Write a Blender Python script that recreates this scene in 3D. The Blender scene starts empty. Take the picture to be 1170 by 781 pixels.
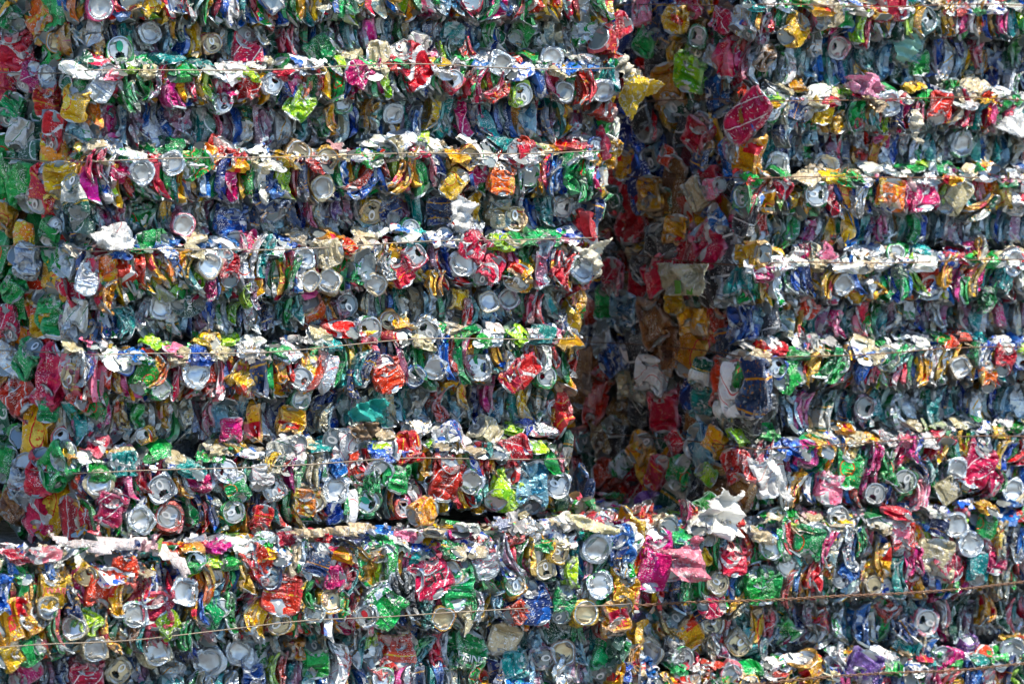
import bpy, bmesh, math, random
import numpy as np
from mathutils import Vector, Matrix

# ------------------------------------------------------------------ camera
scene = bpy.context.scene
COL = scene.collection
IW, IH, FPX = 1170., 781., 4400.
YAW, PITCH, DIST = math.radians(27), math.radians(3.9), 7.9
LOW_H = 0.78
P0 = np.array([0, 0, LOW_H + .395])
fwd = np.array([math.sin(YAW)*math.cos(PITCH), math.cos(YAW)*math.cos(PITCH), -math.sin(PITCH)])
rgt = np.array([math.cos(YAW), -math.sin(YAW), 0.])
upv = np.cross(rgt, fwd)
CAM = P0 - DIST*fwd
cam = bpy.data.cameras.new('camera'); cam.lens = 36*FPX/IW; cam.sensor_width = 36
cam.clip_end = 500; cam.clip_start = .1
cam.dof.use_dof = True; cam.dof.focus_distance = 7.8; cam.dof.aperture_fstop = 4.5
camo = bpy.data.objects.new('camera', cam); COL.objects.link(camo)
camo.location = CAM; camo.rotation_euler = (math.pi/2 - PITCH, 0, -YAW)
scene.camera = camo

# ------------------------------------------------------------------ light
SUN_EL, SUN_AZ = math.radians(60), math.radians(33)
tosun = Vector((math.sin(SUN_AZ)*math.cos(SUN_EL), -math.cos(SUN_AZ)*math.cos(SUN_EL), math.sin(SUN_EL)))
world = bpy.data.worlds.new('World'); scene.world = world; world.use_nodes = True
wn = world.node_tree
sky = wn.nodes.new('ShaderNodeTexSky'); sky.sky_type = 'NISHITA'; sky.sun_disc = False; sky.dust_density = 0; sky.ozone_density = 2.; sky.altitude = 600
sky.sun_elevation = SUN_EL; sky.sun_rotation = math.atan2(tosun.x, tosun.y)
wn.links.new(sky.outputs[0], wn.nodes['Background'].inputs[0])
wn.nodes['Background'].inputs[1].default_value = .15
sun = bpy.data.lights.new('sun', 'SUN'); sun.energy = 4.7; sun.angle = math.radians(.5); sun.color = (1, .92, .78)
suno = bpy.data.objects.new('sun', sun); COL.objects.link(suno)
suno.location = (2, -4, 6); suno.rotation_euler = (-tosun).to_track_quat('-Z', 'Y').to_euler()
scene.view_settings.view_transform = 'Standard'; scene.view_settings.look = 'None'
scene.view_settings.exposure = 0.68; scene.view_settings.gamma = 1
scene.cycles.use_adaptive_sampling = True; scene.cycles.adaptive_threshold = .04
scene.cycles.max_bounces = 4; scene.cycles.diffuse_bounces = 2; scene.cycles.glossy_bounces = 3

rng = np.random.default_rng(11)
random.seed(11)

def ray(px, py):
    return fwd + rgt*(px-IW/2)/FPX + upv*(IH/2-py)/FPX
def on_plane(px, py, axis, val):
    d = ray(px, py); return CAM + d*((val-CAM[axis])/d[axis])
def project(p):
    q = np.asarray(p) - CAM; w = q@fwd
    return IW/2 + FPX*(q@rgt)/w, IH/2 - FPX*(q@upv)/w

# ------------------------------------------------------------------ crushed can shapes (buckling solved with distance constraints)
NU, NV = 36, 24
def can_profile(L):
    n = NV - 7
    zb = np.linspace(L-19, 13, n)
    return np.array([27, 26.3, 28.8, 32.3] + [33]*n + [31, 26.5, 24.5], float), np.array([L, L-3, L-8, L-14] + list(zb) + [7, 2.5, 0], float)
def ln(d): return np.sqrt((d*d).sum(-1)) + 1e-9
def crush_cans(specs, seed=5, steps=135, iters=4):
    rg = np.random.default_rng(seed)
    V = len(specs); th = np.arange(NU)/NU*2*np.pi
    P = np.zeros((V, NU, NV, 3))
    for i, s in enumerate(specs):
        r, z = can_profile(s[0])
        P[i,:,:,0] = np.cos(th)[:,None]*r; P[i,:,:,1] = np.sin(th)[:,None]*r; P[i,:,:,2] = (z - s[0]/2)[None,:]
    rest = P.copy()
    ru = ln(np.roll(rest,-1,1)-rest); rv = ln(rest[:,:,1:]-rest[:,:,:-1])
    rd1 = ln(np.roll(rest,-1,1)[:,:,1:]-rest[:,:,:-1]); rd2 = ln(np.roll(rest,-1,1)[:,:,:-1]-rest[:,:,1:])
    ru2 = ln(np.roll(rest,-2,1)-rest); rv2 = ln(rest[:,:,2:]-rest[:,:,:-2])
    for i, s in enumerate(specs):                       # dents, kinks and a tilt before the squeeze
        for k in range(9):
            c = rest[i, rg.integers(NU), rg.integers(4, NV-4)]
            d = ln(rest[i]-c); a = rg.uniform(4, 15); w = rg.uniform(7, 20)
            n = c*np.array([1,1,0]); n = n/np.linalg.norm(n)
            P[i] -= n*(a*np.exp(-(d/w)**2))[...,None]
        zz = rest[i,...,2]
        P[i,...,1] += s[5]*np.exp(-((zz-rg.uniform(-15,15))/25)**2)
        P[i,...,0] += rg.uniform(-.5,.5)*s[5]*np.sin(zz/rg.uniform(14,26))
        ca, sa = math.cos(s[6]), math.sin(s[6]); ax = rg.integers(2); q = P[i].copy()
        P[i,...,1-ax] = q[...,1-ax]*ca - q[...,2]*sa; P[i,...,2] = q[...,1-ax]*sa + q[...,2]*ca
    P += rg.normal(0, .45, P.shape)
    h0 = np.abs(P).max((1,2)) + 1
    h1 = np.array([[s[1], s[2], s[3]] for s in specs], float)
    amp = rg.uniform(.4, 1., (V,2,3))*np.array([s[7] for s in specs])[:,None,:]; fr = rg.uniform(.03,.12,(V,2,3,2)); ph = rg.uniform(0,6.3,(V,2,3,2))
    kl = np.array([s[4] for s in specs])[:,None,None]
    mir = (NU//2 - np.arange(NU)) % NU; right = np.where(np.cos(th) > .05)[0]
    vel = np.zeros_like(P)
    circ = [rest[:,:,0]-rest[:,:,0].mean(1,keepdims=True), rest[:,:,-1]-rest[:,:,-1].mean(1,keepdims=True)]
    def con(d, r, k, soft=None):
        L = ln(d); e = (L-r)/L*k
        if soft is not None: e = np.where(L < r*soft, (L-r*soft)/L*.35, e)
        return d*e[...,None]
    for st in range(steps):
        t = min(1., (st+1)/(steps*.82)); t = t*t*(3-2*t)*.4 + t*.6
        h = h0*(1-t) + h1*t
        old = P.copy(); P = P + vel*.8
        for it in range(iters):
            C = np.zeros_like(P); Q = np.roll(P,-1,1)
            c = con(Q-P, ru, .30); C += c; C -= np.roll(c,1,1)
            c = con(P[:,:,1:]-P[:,:,:-1], rv, .30); C[:,:,:-1] += c; C[:,:,1:] -= c
            c = con(Q[:,:,1:]-P[:,:,:-1], rd1, .14); C[:,:,:-1] += c; C[:,:,1:] -= np.roll(c,1,1)
            c = con(Q[:,:,:-1]-P[:,:,1:], rd2, .14); C[:,:,1:] += c; C[:,:,:-1] -= np.roll(c,1,1)
            c = con(np.roll(P,-2,1)-P, ru2, .008, .38); C += c; C -= np.roll(c,2,1)
            c = con(P[:,:,2:]-P[:,:,:-2], rv2, .008, .34); C[:,:,:-2] += c; C[:,:,2:] -= c
            P = P + C
            for j, rc in zip((0, NV-1), circ):
                X = P[:,:,j]; m = X.mean(1,keepdims=True); A = np.einsum('vni,vnj->vij', X-m, rc)
                U, S, W = np.linalg.svd(A); U[:,:,2] *= np.sign(np.linalg.det(U@W))[:,None]
                P[:,:,j] += (m + np.einsum('vij,vnj->vni', U@W, rc) - X)*kl
            g = P[:,right,:,0]-P[:,mir[right],:,0]; v = np.maximum(0, 2.2-g)*.45
            P[:,right,:,0] += v; P[:,mir[right],:,0] -= v
            for a in range(3):
                b, c_ = [(1,2),(0,2),(0,1)][a]
                for sg, k in ((1,0),(-1,1)):
                    f_, p_ = fr[:,k,a][:,None,None], ph[:,k,a][:,None,None]
                    lim = h[:,a][:,None,None] + t*amp[:,k,a][:,None,None]*np.sin(P[...,b]*f_[...,0]+p_[...,0])*np.sin(P[...,c_]*f_[...,1]+p_[...,1])
                    P[...,a] = np.minimum(P[...,a], lim) if sg > 0 else np.maximum(P[...,a], -lim)
        vel = np.clip(P-old, -2, 2)
    return P*.001
SP = []
_r = np.random.default_rng(3)
U = _r.uniform
for i in range(22): SP.append((115 if i % 4 else 150, U(12,17), U(18,25), U(41,50), U(.05,.3), U(-10,10), U(-.2,.2), (6,3.,5)))      # edge-on bricks
for i in range(12): SP.append((115, U(6,9.5), U(23,31), U(42,52), U(.02,.15), U(-12,12), U(-.2,.2), (4,4.,6)))      # edge-on leaves
for i in range(14): SP.append((115, U(10,16), U(34,46), U(38,54), U(.1,.5), U(-20,20), U(-.5,.5), (5,11,11)))                           # broad flat ones
for i in range(6):  SP.append((168, U(9,15), U(40,50), U(58,80), U(.1,.5), U(-22,22), U(-.25,.25), (4,7,8)))                        # tall flat ones
for i in range(8):  SP.append((115, U(19,24), U(24,31), U(26,36), U(.3,.7), U(-18,18), U(-.6,.6), (3,3,3)))                         # balled up
for i in range(12): SP.append((115, U(27,31), U(27,32), U(18,28), .95, U(-8,8), U(-.06,.06), (6,6,1.)))                             # squashed end to end
EDGE, LEAF, FLAT, TALL, CHUNK, ENDS = list(range(22)), list(range(22,34)), list(range(34,48)), list(range(48,54)), list(range(54,62)), list(range(62,74))
PV = crush_cans(SP)
PV -= PV.mean((1,2), keepdims=True)
for v in EDGE+LEAF:                                          # bowed like the leaves of a book
    q = PV[v][...,2]; PV[v][...,0] += (_r.uniform(.007,.018) if v in EDGE else _r.uniform(.008,.02))*((q/.045)**2 - .4)

NVAR = len(SP)
def grid_normals(P):
    du = np.roll(P,-1,0)-np.roll(P,1,0); dv = np.gradient(P, axis=1)
    n = np.cross(dv, du); n = -n
    n /= ln(n)[...,None]
    return n
def ringinfo(v, j):
    X = PV[v][:,j]; m = X.mean(0); n = np.zeros(3)
    for i in range(NU): n += np.cross(X[i]-m, X[(i+1)%NU]-m)
    n /= np.linalg.norm(n)
    return m, (n if j == 0 else -n)
LID = [ringinfo(v, 0) for v in range(NVAR)]; BAS = [ringinfo(v, NV-1) for v in range(NVAR)]
def exposure_rank(info):                                # how far the body sticks out in front of the end disc
    e = []
    for v in range(NVAR):
        m, n = info[v]; e.append(max(0, ((PV[v].reshape(-1,3)-m)@n).max()))
    return e
EL, EB = exposure_rank(LID), exposure_rank(BAS)
def behind(info, E): return sorted(ENDS, key=lambda v: E[v]*1.5 - info[v][0]@info[v][1] + .4*ln(info[v][0]-info[v][1]*(info[v][0]@info[v][1])))[:9]
LIDV, BASV = behind(LID, EL), behind(BAS, EB)

# ------------------------------------------------------------------ materials
class NT:
    def __init__(s, name):
        s.m = bpy.data.materials.new(name); s.m.use_nodes = True; s.t = s.m.node_tree; s.t.nodes.clear()
        s.out = s.t.nodes.new('ShaderNodeOutputMaterial'); s.b = s.t.nodes.new('ShaderNodeBsdfPrincipled')
        s.t.links.new(s.b.outputs[0], s.out.inputs[0])
    def n(s, kind, **kw):
        x = s.t.nodes.new('ShaderNode'+kind)
        for k, v in kw.items(): setattr(x, k, v)
        return x
    def put(s, sock, v):
        if hasattr(v, 'is_output') or isinstance(v, bpy.types.NodeSocket): s.t.links.new(v, sock)
        elif isinstance(v, (tuple, list)): sock.default_value = tuple(v) + ((1,) if len(v) == 3 and len(sock.default_value) == 4 else ())
        else: sock.default_value = v
    def math(s, op, a, b=0., c=0., clamp=False):
        x = s.n('Math', operation=op, use_clamp=clamp)
        s.put(x.inputs[0], a); s.put(x.inputs[1], b); s.put(x.inputs[2], c); return x.outputs[0]
    def mix(s, f, a, b, mode='MIX'):
        x = s.n('Mix', data_type='RGBA', blend_type=mode)
        s.put(x.inputs[0], f); s.put(x.inputs[6], a); s.put(x.inputs[7], b); return x.outputs[2]
    def step(s, v, lo, hi):
        x = s.n('MapRange', interpolation_type='SMOOTHSTEP'); s.put(x.inputs[0], v); s.put(x.inputs[1], lo); s.put(x.inputs[2], hi); return x.outputs[0]
    def noise(s, vec, scale, detail=3, rough=.55, dist=0.):
        x = s.n('TexNoise'); s.put(x.inputs['Vector'], vec); x.inputs['Scale'].default_value = scale; x.inputs['Detail'].default_value = detail
        x.inputs['Roughness'].default_value = rough; x.inputs['Distortion'].default_value = dist; return x.outputs[0]
    def vmath(s, op, a, b=None):
        x = s.n('VectorMath', operation=op); s.put(x.inputs[0], a)
        if b is not None: s.put(x.inputs[1], b)
        return x.outputs[0]
def source(k, merged):
    """random number, wear and a position for one can: from the object, or from attributes of the joined mesh"""
    if merged:
        a = k.n('Attribute'); a.attribute_name = 'rnd'; b = k.n('Attribute'); b.attribute_name = 'wear'
        rnd, wear = a.outputs['Fac'], b.outputs['Fac']
    else:
        o = k.n('ObjectInfo'); rnd, wear = o.outputs['Random'], o.outputs['Alpha']
    tc = k.n('TexCoord')
    cb = k.n('CombineXYZ'); k.put(cb.inputs[0], k.math('MULTIPLY', rnd, 37.)); k.put(cb.inputs[1], k.math('MULTIPLY', rnd, 11.))
    pos = k.vmath('ADD', tc.outputs['Object'], cb.outputs[0])
    return rnd, wear, pos
def crumple_bump(k, pos, strength=.8, dist=.0026):
    r1 = k.noise(pos, 120, 2.5, .62, .7); r1 = k.math('ABSOLUTE', k.math('SUBTRACT', r1, .5))
    bp = k.n('Bump'); bp.inputs['Strength'].default_value = strength; bp.inputs['Distance'].default_value = dist; k.put(bp.inputs['Height'], k.math('MULTIPLY', r1, 3.4))
    return bp.outputs[0]
DUST = (.20, .19, .16); BARE = (.54, .60, .65)
def print_mat(name, main, sec, ter, pattern, metal=.35, merged=False):
    metal = min(.92, metal+.1) if metal > .18 else metal
    k = NT(name); rnd, wear, pos = source(k, merged)
    uvn = k.n('UVMap'); uvn.uv_map = 'UVMap'
    sep = k.n('SeparateXYZ'); k.put(sep.inputs[0], uvn.outputs[0])
    u = k.math('FRACT', k.math('ADD', sep.outputs[0], k.math('MULTIPLY', rnd, 7.3))); v = sep.outputs[1]
    uc = k.math('ABSOLUTE', k.math('SUBTRACT', k.math('FRACT', k.math('MULTIPLY', u, 2.)), .5)); vc = k.math('SUBTRACT', v, .5)
    uvv = k.n('CombineXYZ'); k.put(uvv.inputs[0], k.math('MULTIPLY', u, 1.8)); k.put(uvv.inputs[1], v); k.put(uvv.inputs[2], rnd)
    f1, f2 = 0., 0.
    if pattern == 'wave':
        w = k.math('ADD', vc, k.math('MULTIPLY', k.math('SINE', k.math('MULTIPLY', u, 12.566)), .17))
        aw = k.math('ABSOLUTE', w); f1 = k.math('SUBTRACT', 1., k.step(aw, .05, .065)); f2 = k.math('MULTIPLY', k.step(aw, .085, .095), k.math('SUBTRACT', 1., k.step(aw, .10, .11)))
    elif pattern == 'oval':
        e = k.math('ADD', k.math('POWER', k.math('MULTIPLY', uc, 3.2), 2.), k.math('POWER', k.math('MULTIPLY', vc, 3.6), 2.))
        f1 = k.math('SUBTRACT', 1., k.step(e, .55, .60)); f2 = k.math('MULTIPLY', k.step(e, .36, .40), k.math('SUBTRACT', 1., k.step(e, .48, .52)))
    elif pattern == 'band':
        av = k.math('ABSOLUTE', k.math('ADD', vc, .08)); f1 = k.math('SUBTRACT', 1., k.step(av, .15, .16)); f2 = k.math('MULTIPLY', k.step(av, .19, .2), k.math('SUBTRACT', 1., k.step(av, .215, .225)))
    elif pattern == 'stripe':
        w = k.math('FRACT', k.math('ADD', k.math('MULTIPLY', u, 4.), k.math('MULTIPLY', v, 1.6))); f1 = k.step(w, .55, .57); f2 = k.math('MULTIPLY', k.step(w, .4, .42), k.math('SUBTRACT', 1., k.step(w, .46, .48)))
    elif pattern == 'speckle':
        f1 = k.step(k.noise(uvv.outputs[0], 26, 4, .7), .52, .6); f2 = k.math('SUBTRACT', 1., k.step(k.math('ABSOLUTE', k.math('ADD', vc, .1)), .09, .1))
        f2 = k.math('MULTIPLY', f2, k.math('SUBTRACT', 1., k.step(uc, .26, .28)))
    elif pattern == 'blotch':
        nz = k.noise(uvv.outputs[0], 3.4, 2, .5, .8); f1 = k.step(nz, .53, .55); f2 = k.step(k.noise(uvv.outputs[0], 5.5, 2, .5, .5), .66, .68)
    col = k.mix(f1, main, sec); col = k.mix(f2, col, ter)
    # broken lettering and marks
    sm_ = k.n('Mapping'); k.put(sm_.inputs[0], uvv.outputs[0]); sm_.inputs['Scale'].default_value = (11, 26, 1)
    mark = k.step(k.noise(sm_.outputs[0], 1., 2, .6), .625, .645)
    col = k.mix(k.math('MULTIPLY', mark, .8 if metal > .18 else .2), col, k.mix(k.step(rnd, .78, .79), ter, (.66,.65,.62)))
    # small print and a barcode-like panel
    sc_ = k.n('Mapping'); k.put(sc_.inputs[0], uvv.outputs[0]); sc_.inputs['Scale'].default_value = (34, 75, 1)
    fine = k.step(k.noise(sc_.outputs[0], 1., 1), .58, .62)
    panel = k.math('MULTIPLY', k.math('MULTIPLY', k.step(uc, .33, .35), k.math('SUBTRACT', 1., k.step(k.math('ABSOLUTE', vc), .28, .30))), .7)
    col = k.mix(k.math('MULTIPLY', fine, panel), col, (.72,.70,.66))
    hs = k.n('HueSaturation'); k.put(hs.inputs['Color'], col); k.put(hs.inputs['Hue'], k.math('ADD', .485, k.math('MULTIPLY', rnd, .03)))
    k.put(hs.inputs['Value'], k.math('ADD', .75, k.math('MULTIPLY', k.math('FRACT', k.math('MULTIPLY', rnd, 13.7)), .6)))
    k.put(hs.inputs['Saturation'], 1.12); col = hs.outputs[0]
    # neck and foot of bare metal, scuffs down to metal, dust
    bare = k.math('MAXIMUM', k.math('SUBTRACT', 1., k.step(v, .05, .06)), k.step(v, .945, .955))
    scn = k.noise(pos, 75, 3.5, .72, 1.2)
    thr = k.math('SUBTRACT', .76, k.math('MULTIPLY', wear, .22))
    scuff = k.step(scn, thr, k.math('ADD', thr, .05))
    geo = k.n('NewGeometry'); pt = k.step(geo.outputs['Pointiness'], .53, .60)
    scuff = k.math('MAXIMUM', scuff, k.math('MULTIPLY', pt, k.math('ADD', .06, k.math('MULTIPLY', wear, .45))))
    bare = k.math('MAXIMUM', bare, k.math('MULTIPLY', scuff, .9))
    inside = geo.outputs['Backfacing']
    dn = k.noise(pos, 22, 2, .65)
    dust = k.math('MULTIPLY', k.step(dn, k.math('SUBTRACT', .72, k.math('MULTIPLY', wear, .42)), .82), k.math('ADD', .08, k.math('MULTIPLY', wear, .36)), clamp=True)
    col = k.mix(bare, col, BARE); col = k.mix(k.math('MULTIPLY', inside, .7), col, (.34,.33,.31)); col = k.mix(dust, col, DUST)
    k.put(k.b.inputs['Base Color'], col)
    mt = k.math('MAXIMUM', metal, k.math('MULTIPLY', bare, .85)); mt = k.math('MULTIPLY', mt, k.math('SUBTRACT', 1., k.math('MULTIPLY', dust, .9)))
    k.put(k.b.inputs['Metallic'], mt)
    k.put(k.b.inputs['Roughness'], k.math('ADD', k.math('ADD', .24, k.math('MULTIPLY', scn, .14)), k.math('MULTIPLY', dust, .4)))
    k.b.inputs['Coat Weight'].default_value = .1; k.b.inputs['Coat Roughness'].default_value = .2
    k.put(k.b.inputs['Normal'], crumple_bump(k, pos))
    return k.m
def end_mat(name, tint, merged=False, rough=.3):
    k = NT(name); rnd, wear, pos = source(k, merged)
    n1 = k.noise(pos, 40, 2.5, .6); n2 = k.noise(pos, 16, 1.5)
    col = k.mix(k.math('MULTIPLY', k.step(n1, .5, .75), .35), tint, (.30,.27,.22))
    col = k.mix(k.math('MULTIPLY', k.math('FRACT', k.math('MULTIPLY', rnd, 5.1)), .3), col, (.52,.45,.34))
    dust = k.math('MULTIPLY', k.step(n2, .38, .7), k.math('ADD', .4, k.math('MULTIPLY', wear, .5)), clamp=True)
    col = k.mix(dust, col, DUST)
    k.put(k.b.inputs['Base Color'], col); k.put(k.b.inputs['Metallic'], k.math('SUBTRACT', .9, k.math('MULTIPLY', dust, .7)))
    k.put(k.b.inputs['Roughness'], k.math('ADD', rough, k.math('MULTIPLY', n1, .22)))
    k.put(k.b.inputs['Normal'], crumple_bump(k, pos, .22, .0016))
    return k.m
R_,G_,W_ = (.56,.010,.022), (.010,.22,.045), (.60,.60,.59)
SILV = (.54,.60,.64); GOLD = (.58,.31,.025); NAVY = (.012,.028,.13); BLUE = (.018,.10,.40)
DES = {  # code: list of (main, second, third, pattern, metal)
 'r': [(R_,W_,(.3,.01,.02),'wave',.3), (R_,(.36,.008,.02),GOLD,'band',.3), ((.42,.01,.02),R_,(.5,.2,.15),'blotch',.35), (R_,(.3,.005,.012),W_,'stripe',.3)],
 'g': [(G_,(.02,.33,.07),(.6,.02,.03),'oval',.4), (G_,(.03,.36,.10),(.005,.07,.03),'band',.35), ((.015,.26,.06),(.01,.11,.03),(.2,.42,.2),'blotch',.35)],
 'G': [((.008,.06,.035),(.01,.12,.06),W_,'oval',.3), ((.01,.085,.05),(.5,.5,.45),GOLD,'band',.3)],
 'y': [(GOLD,(.40,.19,.012),(.5,.02,.02),'speckle',.5), ((.66,.40,.03),(.45,.22,.02),(.6,.5,.3),'blotch',.5), (GOLD,(.6,.42,.1),R_,'oval',.45)],
 'l': [((.30,.50,.02),(.12,.34,.02),W_,'blotch',.3)],
 'b': [(BLUE,(.6,.63,.68),NAVY,'wave',.4), (BLUE,(.02,.05,.22),(.2,.4,.6),'blotch',.4)],
 'n': [(NAVY,BLUE,(.6,.6,.62),'blotch',.35), (NAVY,(.03,.05,.12),GOLD,'band',.35)],
 'm': [((.46,.008,.13),(.6,.05,.25),(.6,.3,.4),'blotch',.35), ((.36,.01,.08),(.5,.02,.1),(.7,.6,.6),'stripe',.3)],
 'p': [((.70,.22,.30),W_,R_,'blotch',.2)],
 't': [((.008,.19,.19),(.02,.3,.28),(.5,.6,.6),'blotch',.35)],
 'o': [((.72,.18,.02),(.6,.4,.05),W_,'blotch',.35)],
 'k': [((.02,.022,.026),(.05,.05,.06),W_,'band',.25)],
 'u': [((.15,.07,.26),(.25,.15,.36),(.1,.04,.16),'stripe',.35)],
 'c': [((.48,.41,.27),(.36,.30,.18),W_,'blotch',.2)],
 'a': [((.20,.10,.04),(.32,.2,.08),(.1,.05,.03),'speckle',.35)],
 's': [(SILV,(.5,.52,.56),(.2,.26,.42),'band',.75), (SILV,(.55,.56,.58),R_,'wave',.75), ((.50,.56,.62),G_,(.55,.6,.65),'blotch',.7), (SILV,(.45,.47,.5),GOLD,'stripe',.75)],
 'w': [((.74,.74,.73),(.6,.6,.6),R_,'wave',.15), ((.74,.74,.73),BLUE,R_,'blotch',.15), ((.74,.74,.73),(.6,.58,.5),G_,'stripe',.15)],
 'd': [((.22,.38,.46),(.04,.13,.22),(.42,.48,.50),'blotch',.65), ((.07,.24,.22),(.30,.40,.38),(.02,.17,.18),'stripe',.65), ((.24,.14,.20),(.34,.42,.46),(.34,.03,.08),'blotch',.65), ((.36,.33,.24),(.16,.24,.24),(.4,.24,.04),'blotch',.6)],  # scuffed prints; the blue-green tint imitates the cool cast of shadows
}
MATS = {}; ALLM = []; ALLMM = []
CN = dict(r='red',g='green',G='dark_green',y='gold',l='lime',b='blue',n='navy',m='magenta',p='pink',t='teal',o='orange',k='black',u='purple',c='cream',a='brown',s='silver',w='white',d='scuffed_shade_tint')
for c, L in DES.items():
    MATS[c] = []
    for i, dd in enumerate(L):
        MATS[c].append(len(ALLM))
        ALLM.append(print_mat('print_'+CN[c], *dd)); ALLMM.append(print_mat('print_joined_'+CN[c], *dd, merged=True))
ENDM = [end_mat('lid_silver', (.55,.60,.64)), end_mat('lid_gold', (.56,.45,.26)), end_mat('lid_grey', (.24,.31,.35), rough=.42)]
ENDMM = end_mat('lid_joined', (.24,.31,.35), merged=True)
def foil_mat(name, col, metal=.4, rough=.38):
    k = NT(name); tc = k.n('TexCoord'); p = tc.outputs['Object']
    n1 = k.noise(p, 26, 3, .6, .8); n2 = k.noise(p, 90, 4, .7, 1.); n3 = k.noise(p, 45, 2, .5, 2.)
    c = k.mix(k.step(n1, .45, .6), col, tuple(x*.55 for x in col)); c = k.mix(k.math('MULTIPLY', k.step(n3, .58, .62), .7), c, (.62,.61,.58))
    sc_ = k.step(n2, .56, .64); c = k.mix(sc_, c, BARE)
    k.put(k.b.inputs['Base Color'], c); k.put(k.b.inputs['Metallic'], k.math('MAXIMUM', metal, k.math('MULTIPLY', sc_, .85)))
    k.put(k.b.inputs['Roughness'], k.math('ADD', rough-.08, k.math('MULTIPLY', n2, .2))); k.put(k.b.inputs['Normal'], crumple_bump(k, p, .8, .004))
    return k.m
def flat_mat(name, col, metal=0., rough=.5, bump=True, var=.3):
    k = NT(name); tc = k.n('TexCoord'); n1 = k.noise(tc.outputs['Object'], 38, 4, .6)
    k.put(k.b.inputs['Base Color'], k.mix(k.math('MULTIPLY', k.step(n1, .4, .75), var), col, tuple(x*.55+.04 for x in col)))
    k.b.inputs['Metallic'].default_value = metal; k.put(k.b.inputs['Roughness'], k.math('ADD', rough-.06, k.math('MULTIPLY', n1, .15)))
    if bump: k.put(k.b.inputs['Normal'], crumple_bump(k, tc.outputs['Object'], .4))
    return k.m
TABM = {c: flat_mat('tab_'+n, col, .5, .35, False) for c, n, col in (('s','silver',(.7,.7,.7)),('g','green',(.01,.28,.16)),('r','red',(.5,.02,.03)),('k','dark',(.05,.05,.05)))}
INKM = {c: flat_mat('ink_'+n, col, .0, .4, False, .15) for c, n, col in (('w','white',(.75,.75,.72)),('r','red',(.5,.015,.02)),('k','black',(.015,.015,.015)),('s','pale_red',(.62,.12,.12)))}
WIRE1 = flat_mat('wire_steel', (.22,.18,.14), .6, .5, False); WIRE2 = flat_mat('wire_rust', (.15,.075,.04), .3, .6, False)
k = NT('packed_core'); tc = k.n('TexCoord')
n1 = k.noise(tc.outputs['Object'], 22, 5, .7)
k.put(k.b.inputs['Base Color'], k.mix(k.step(n1, .4, .62), (.06,.07,.08), (.22,.23,.24))); k.b.inputs['Metallic'].default_value = .3; k.b.inputs['Roughness'].default_value = .6
k.put(k.b.inputs['Normal'], crumple_bump(k, tc.outputs['Object'], 1., .01)); COREM = k.m

# ------------------------------------------------------------------ meshes of the can variants
_r, _z = can_profile(115)
ARC = np.concatenate([[0], np.cumsum(np.hypot(np.diff(_r), np.diff(_z)))]); ARC /= ARC[-1]
WALLF = [(i*NV+j, i*NV+j+1, ((i+1)%NU)*NV+j+1, ((i+1)%NU)*NV+j) for i in range(NU) for j in range(NV-1)]
WALLUV = np.array([[((i)/NU, ARC[j]), (i/NU, ARC[j+1]), ((i+1)/NU, ARC[j+1]), ((i+1)/NU, ARC[j])] for i in range(NU) for j in range(NV-1)]).reshape(-1)
def shade(me, ang=math.radians(38)):
    me.polygons.foreach_set('use_smooth', np.ones(len(me.polygons), bool))
    me.set_sharp_from_angle(angle=ang)
WALL = []
for v in range(NVAR):
    me = bpy.data.meshes.new('can_wall'); me.from_pydata(PV[v].reshape(-1,3).tolist(), [], WALLF)
    me.uv_layers.new(name='UVMap').data.foreach_set('uv', WALLUV); me.materials.append(ALLM[0]); shade(me); WALL.append(me)
RN = 36
def disc_point(X, m, n, R, r, th, h):
    f = (th/(2*np.pi)*NU) % NU; i = int(f); t = f-i
    e = X[i]*(1-t) + X[(i+1)%NU]*t
    return m + (e-m)*r + n*h
LIDC, BASEC = {}, {}
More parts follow.
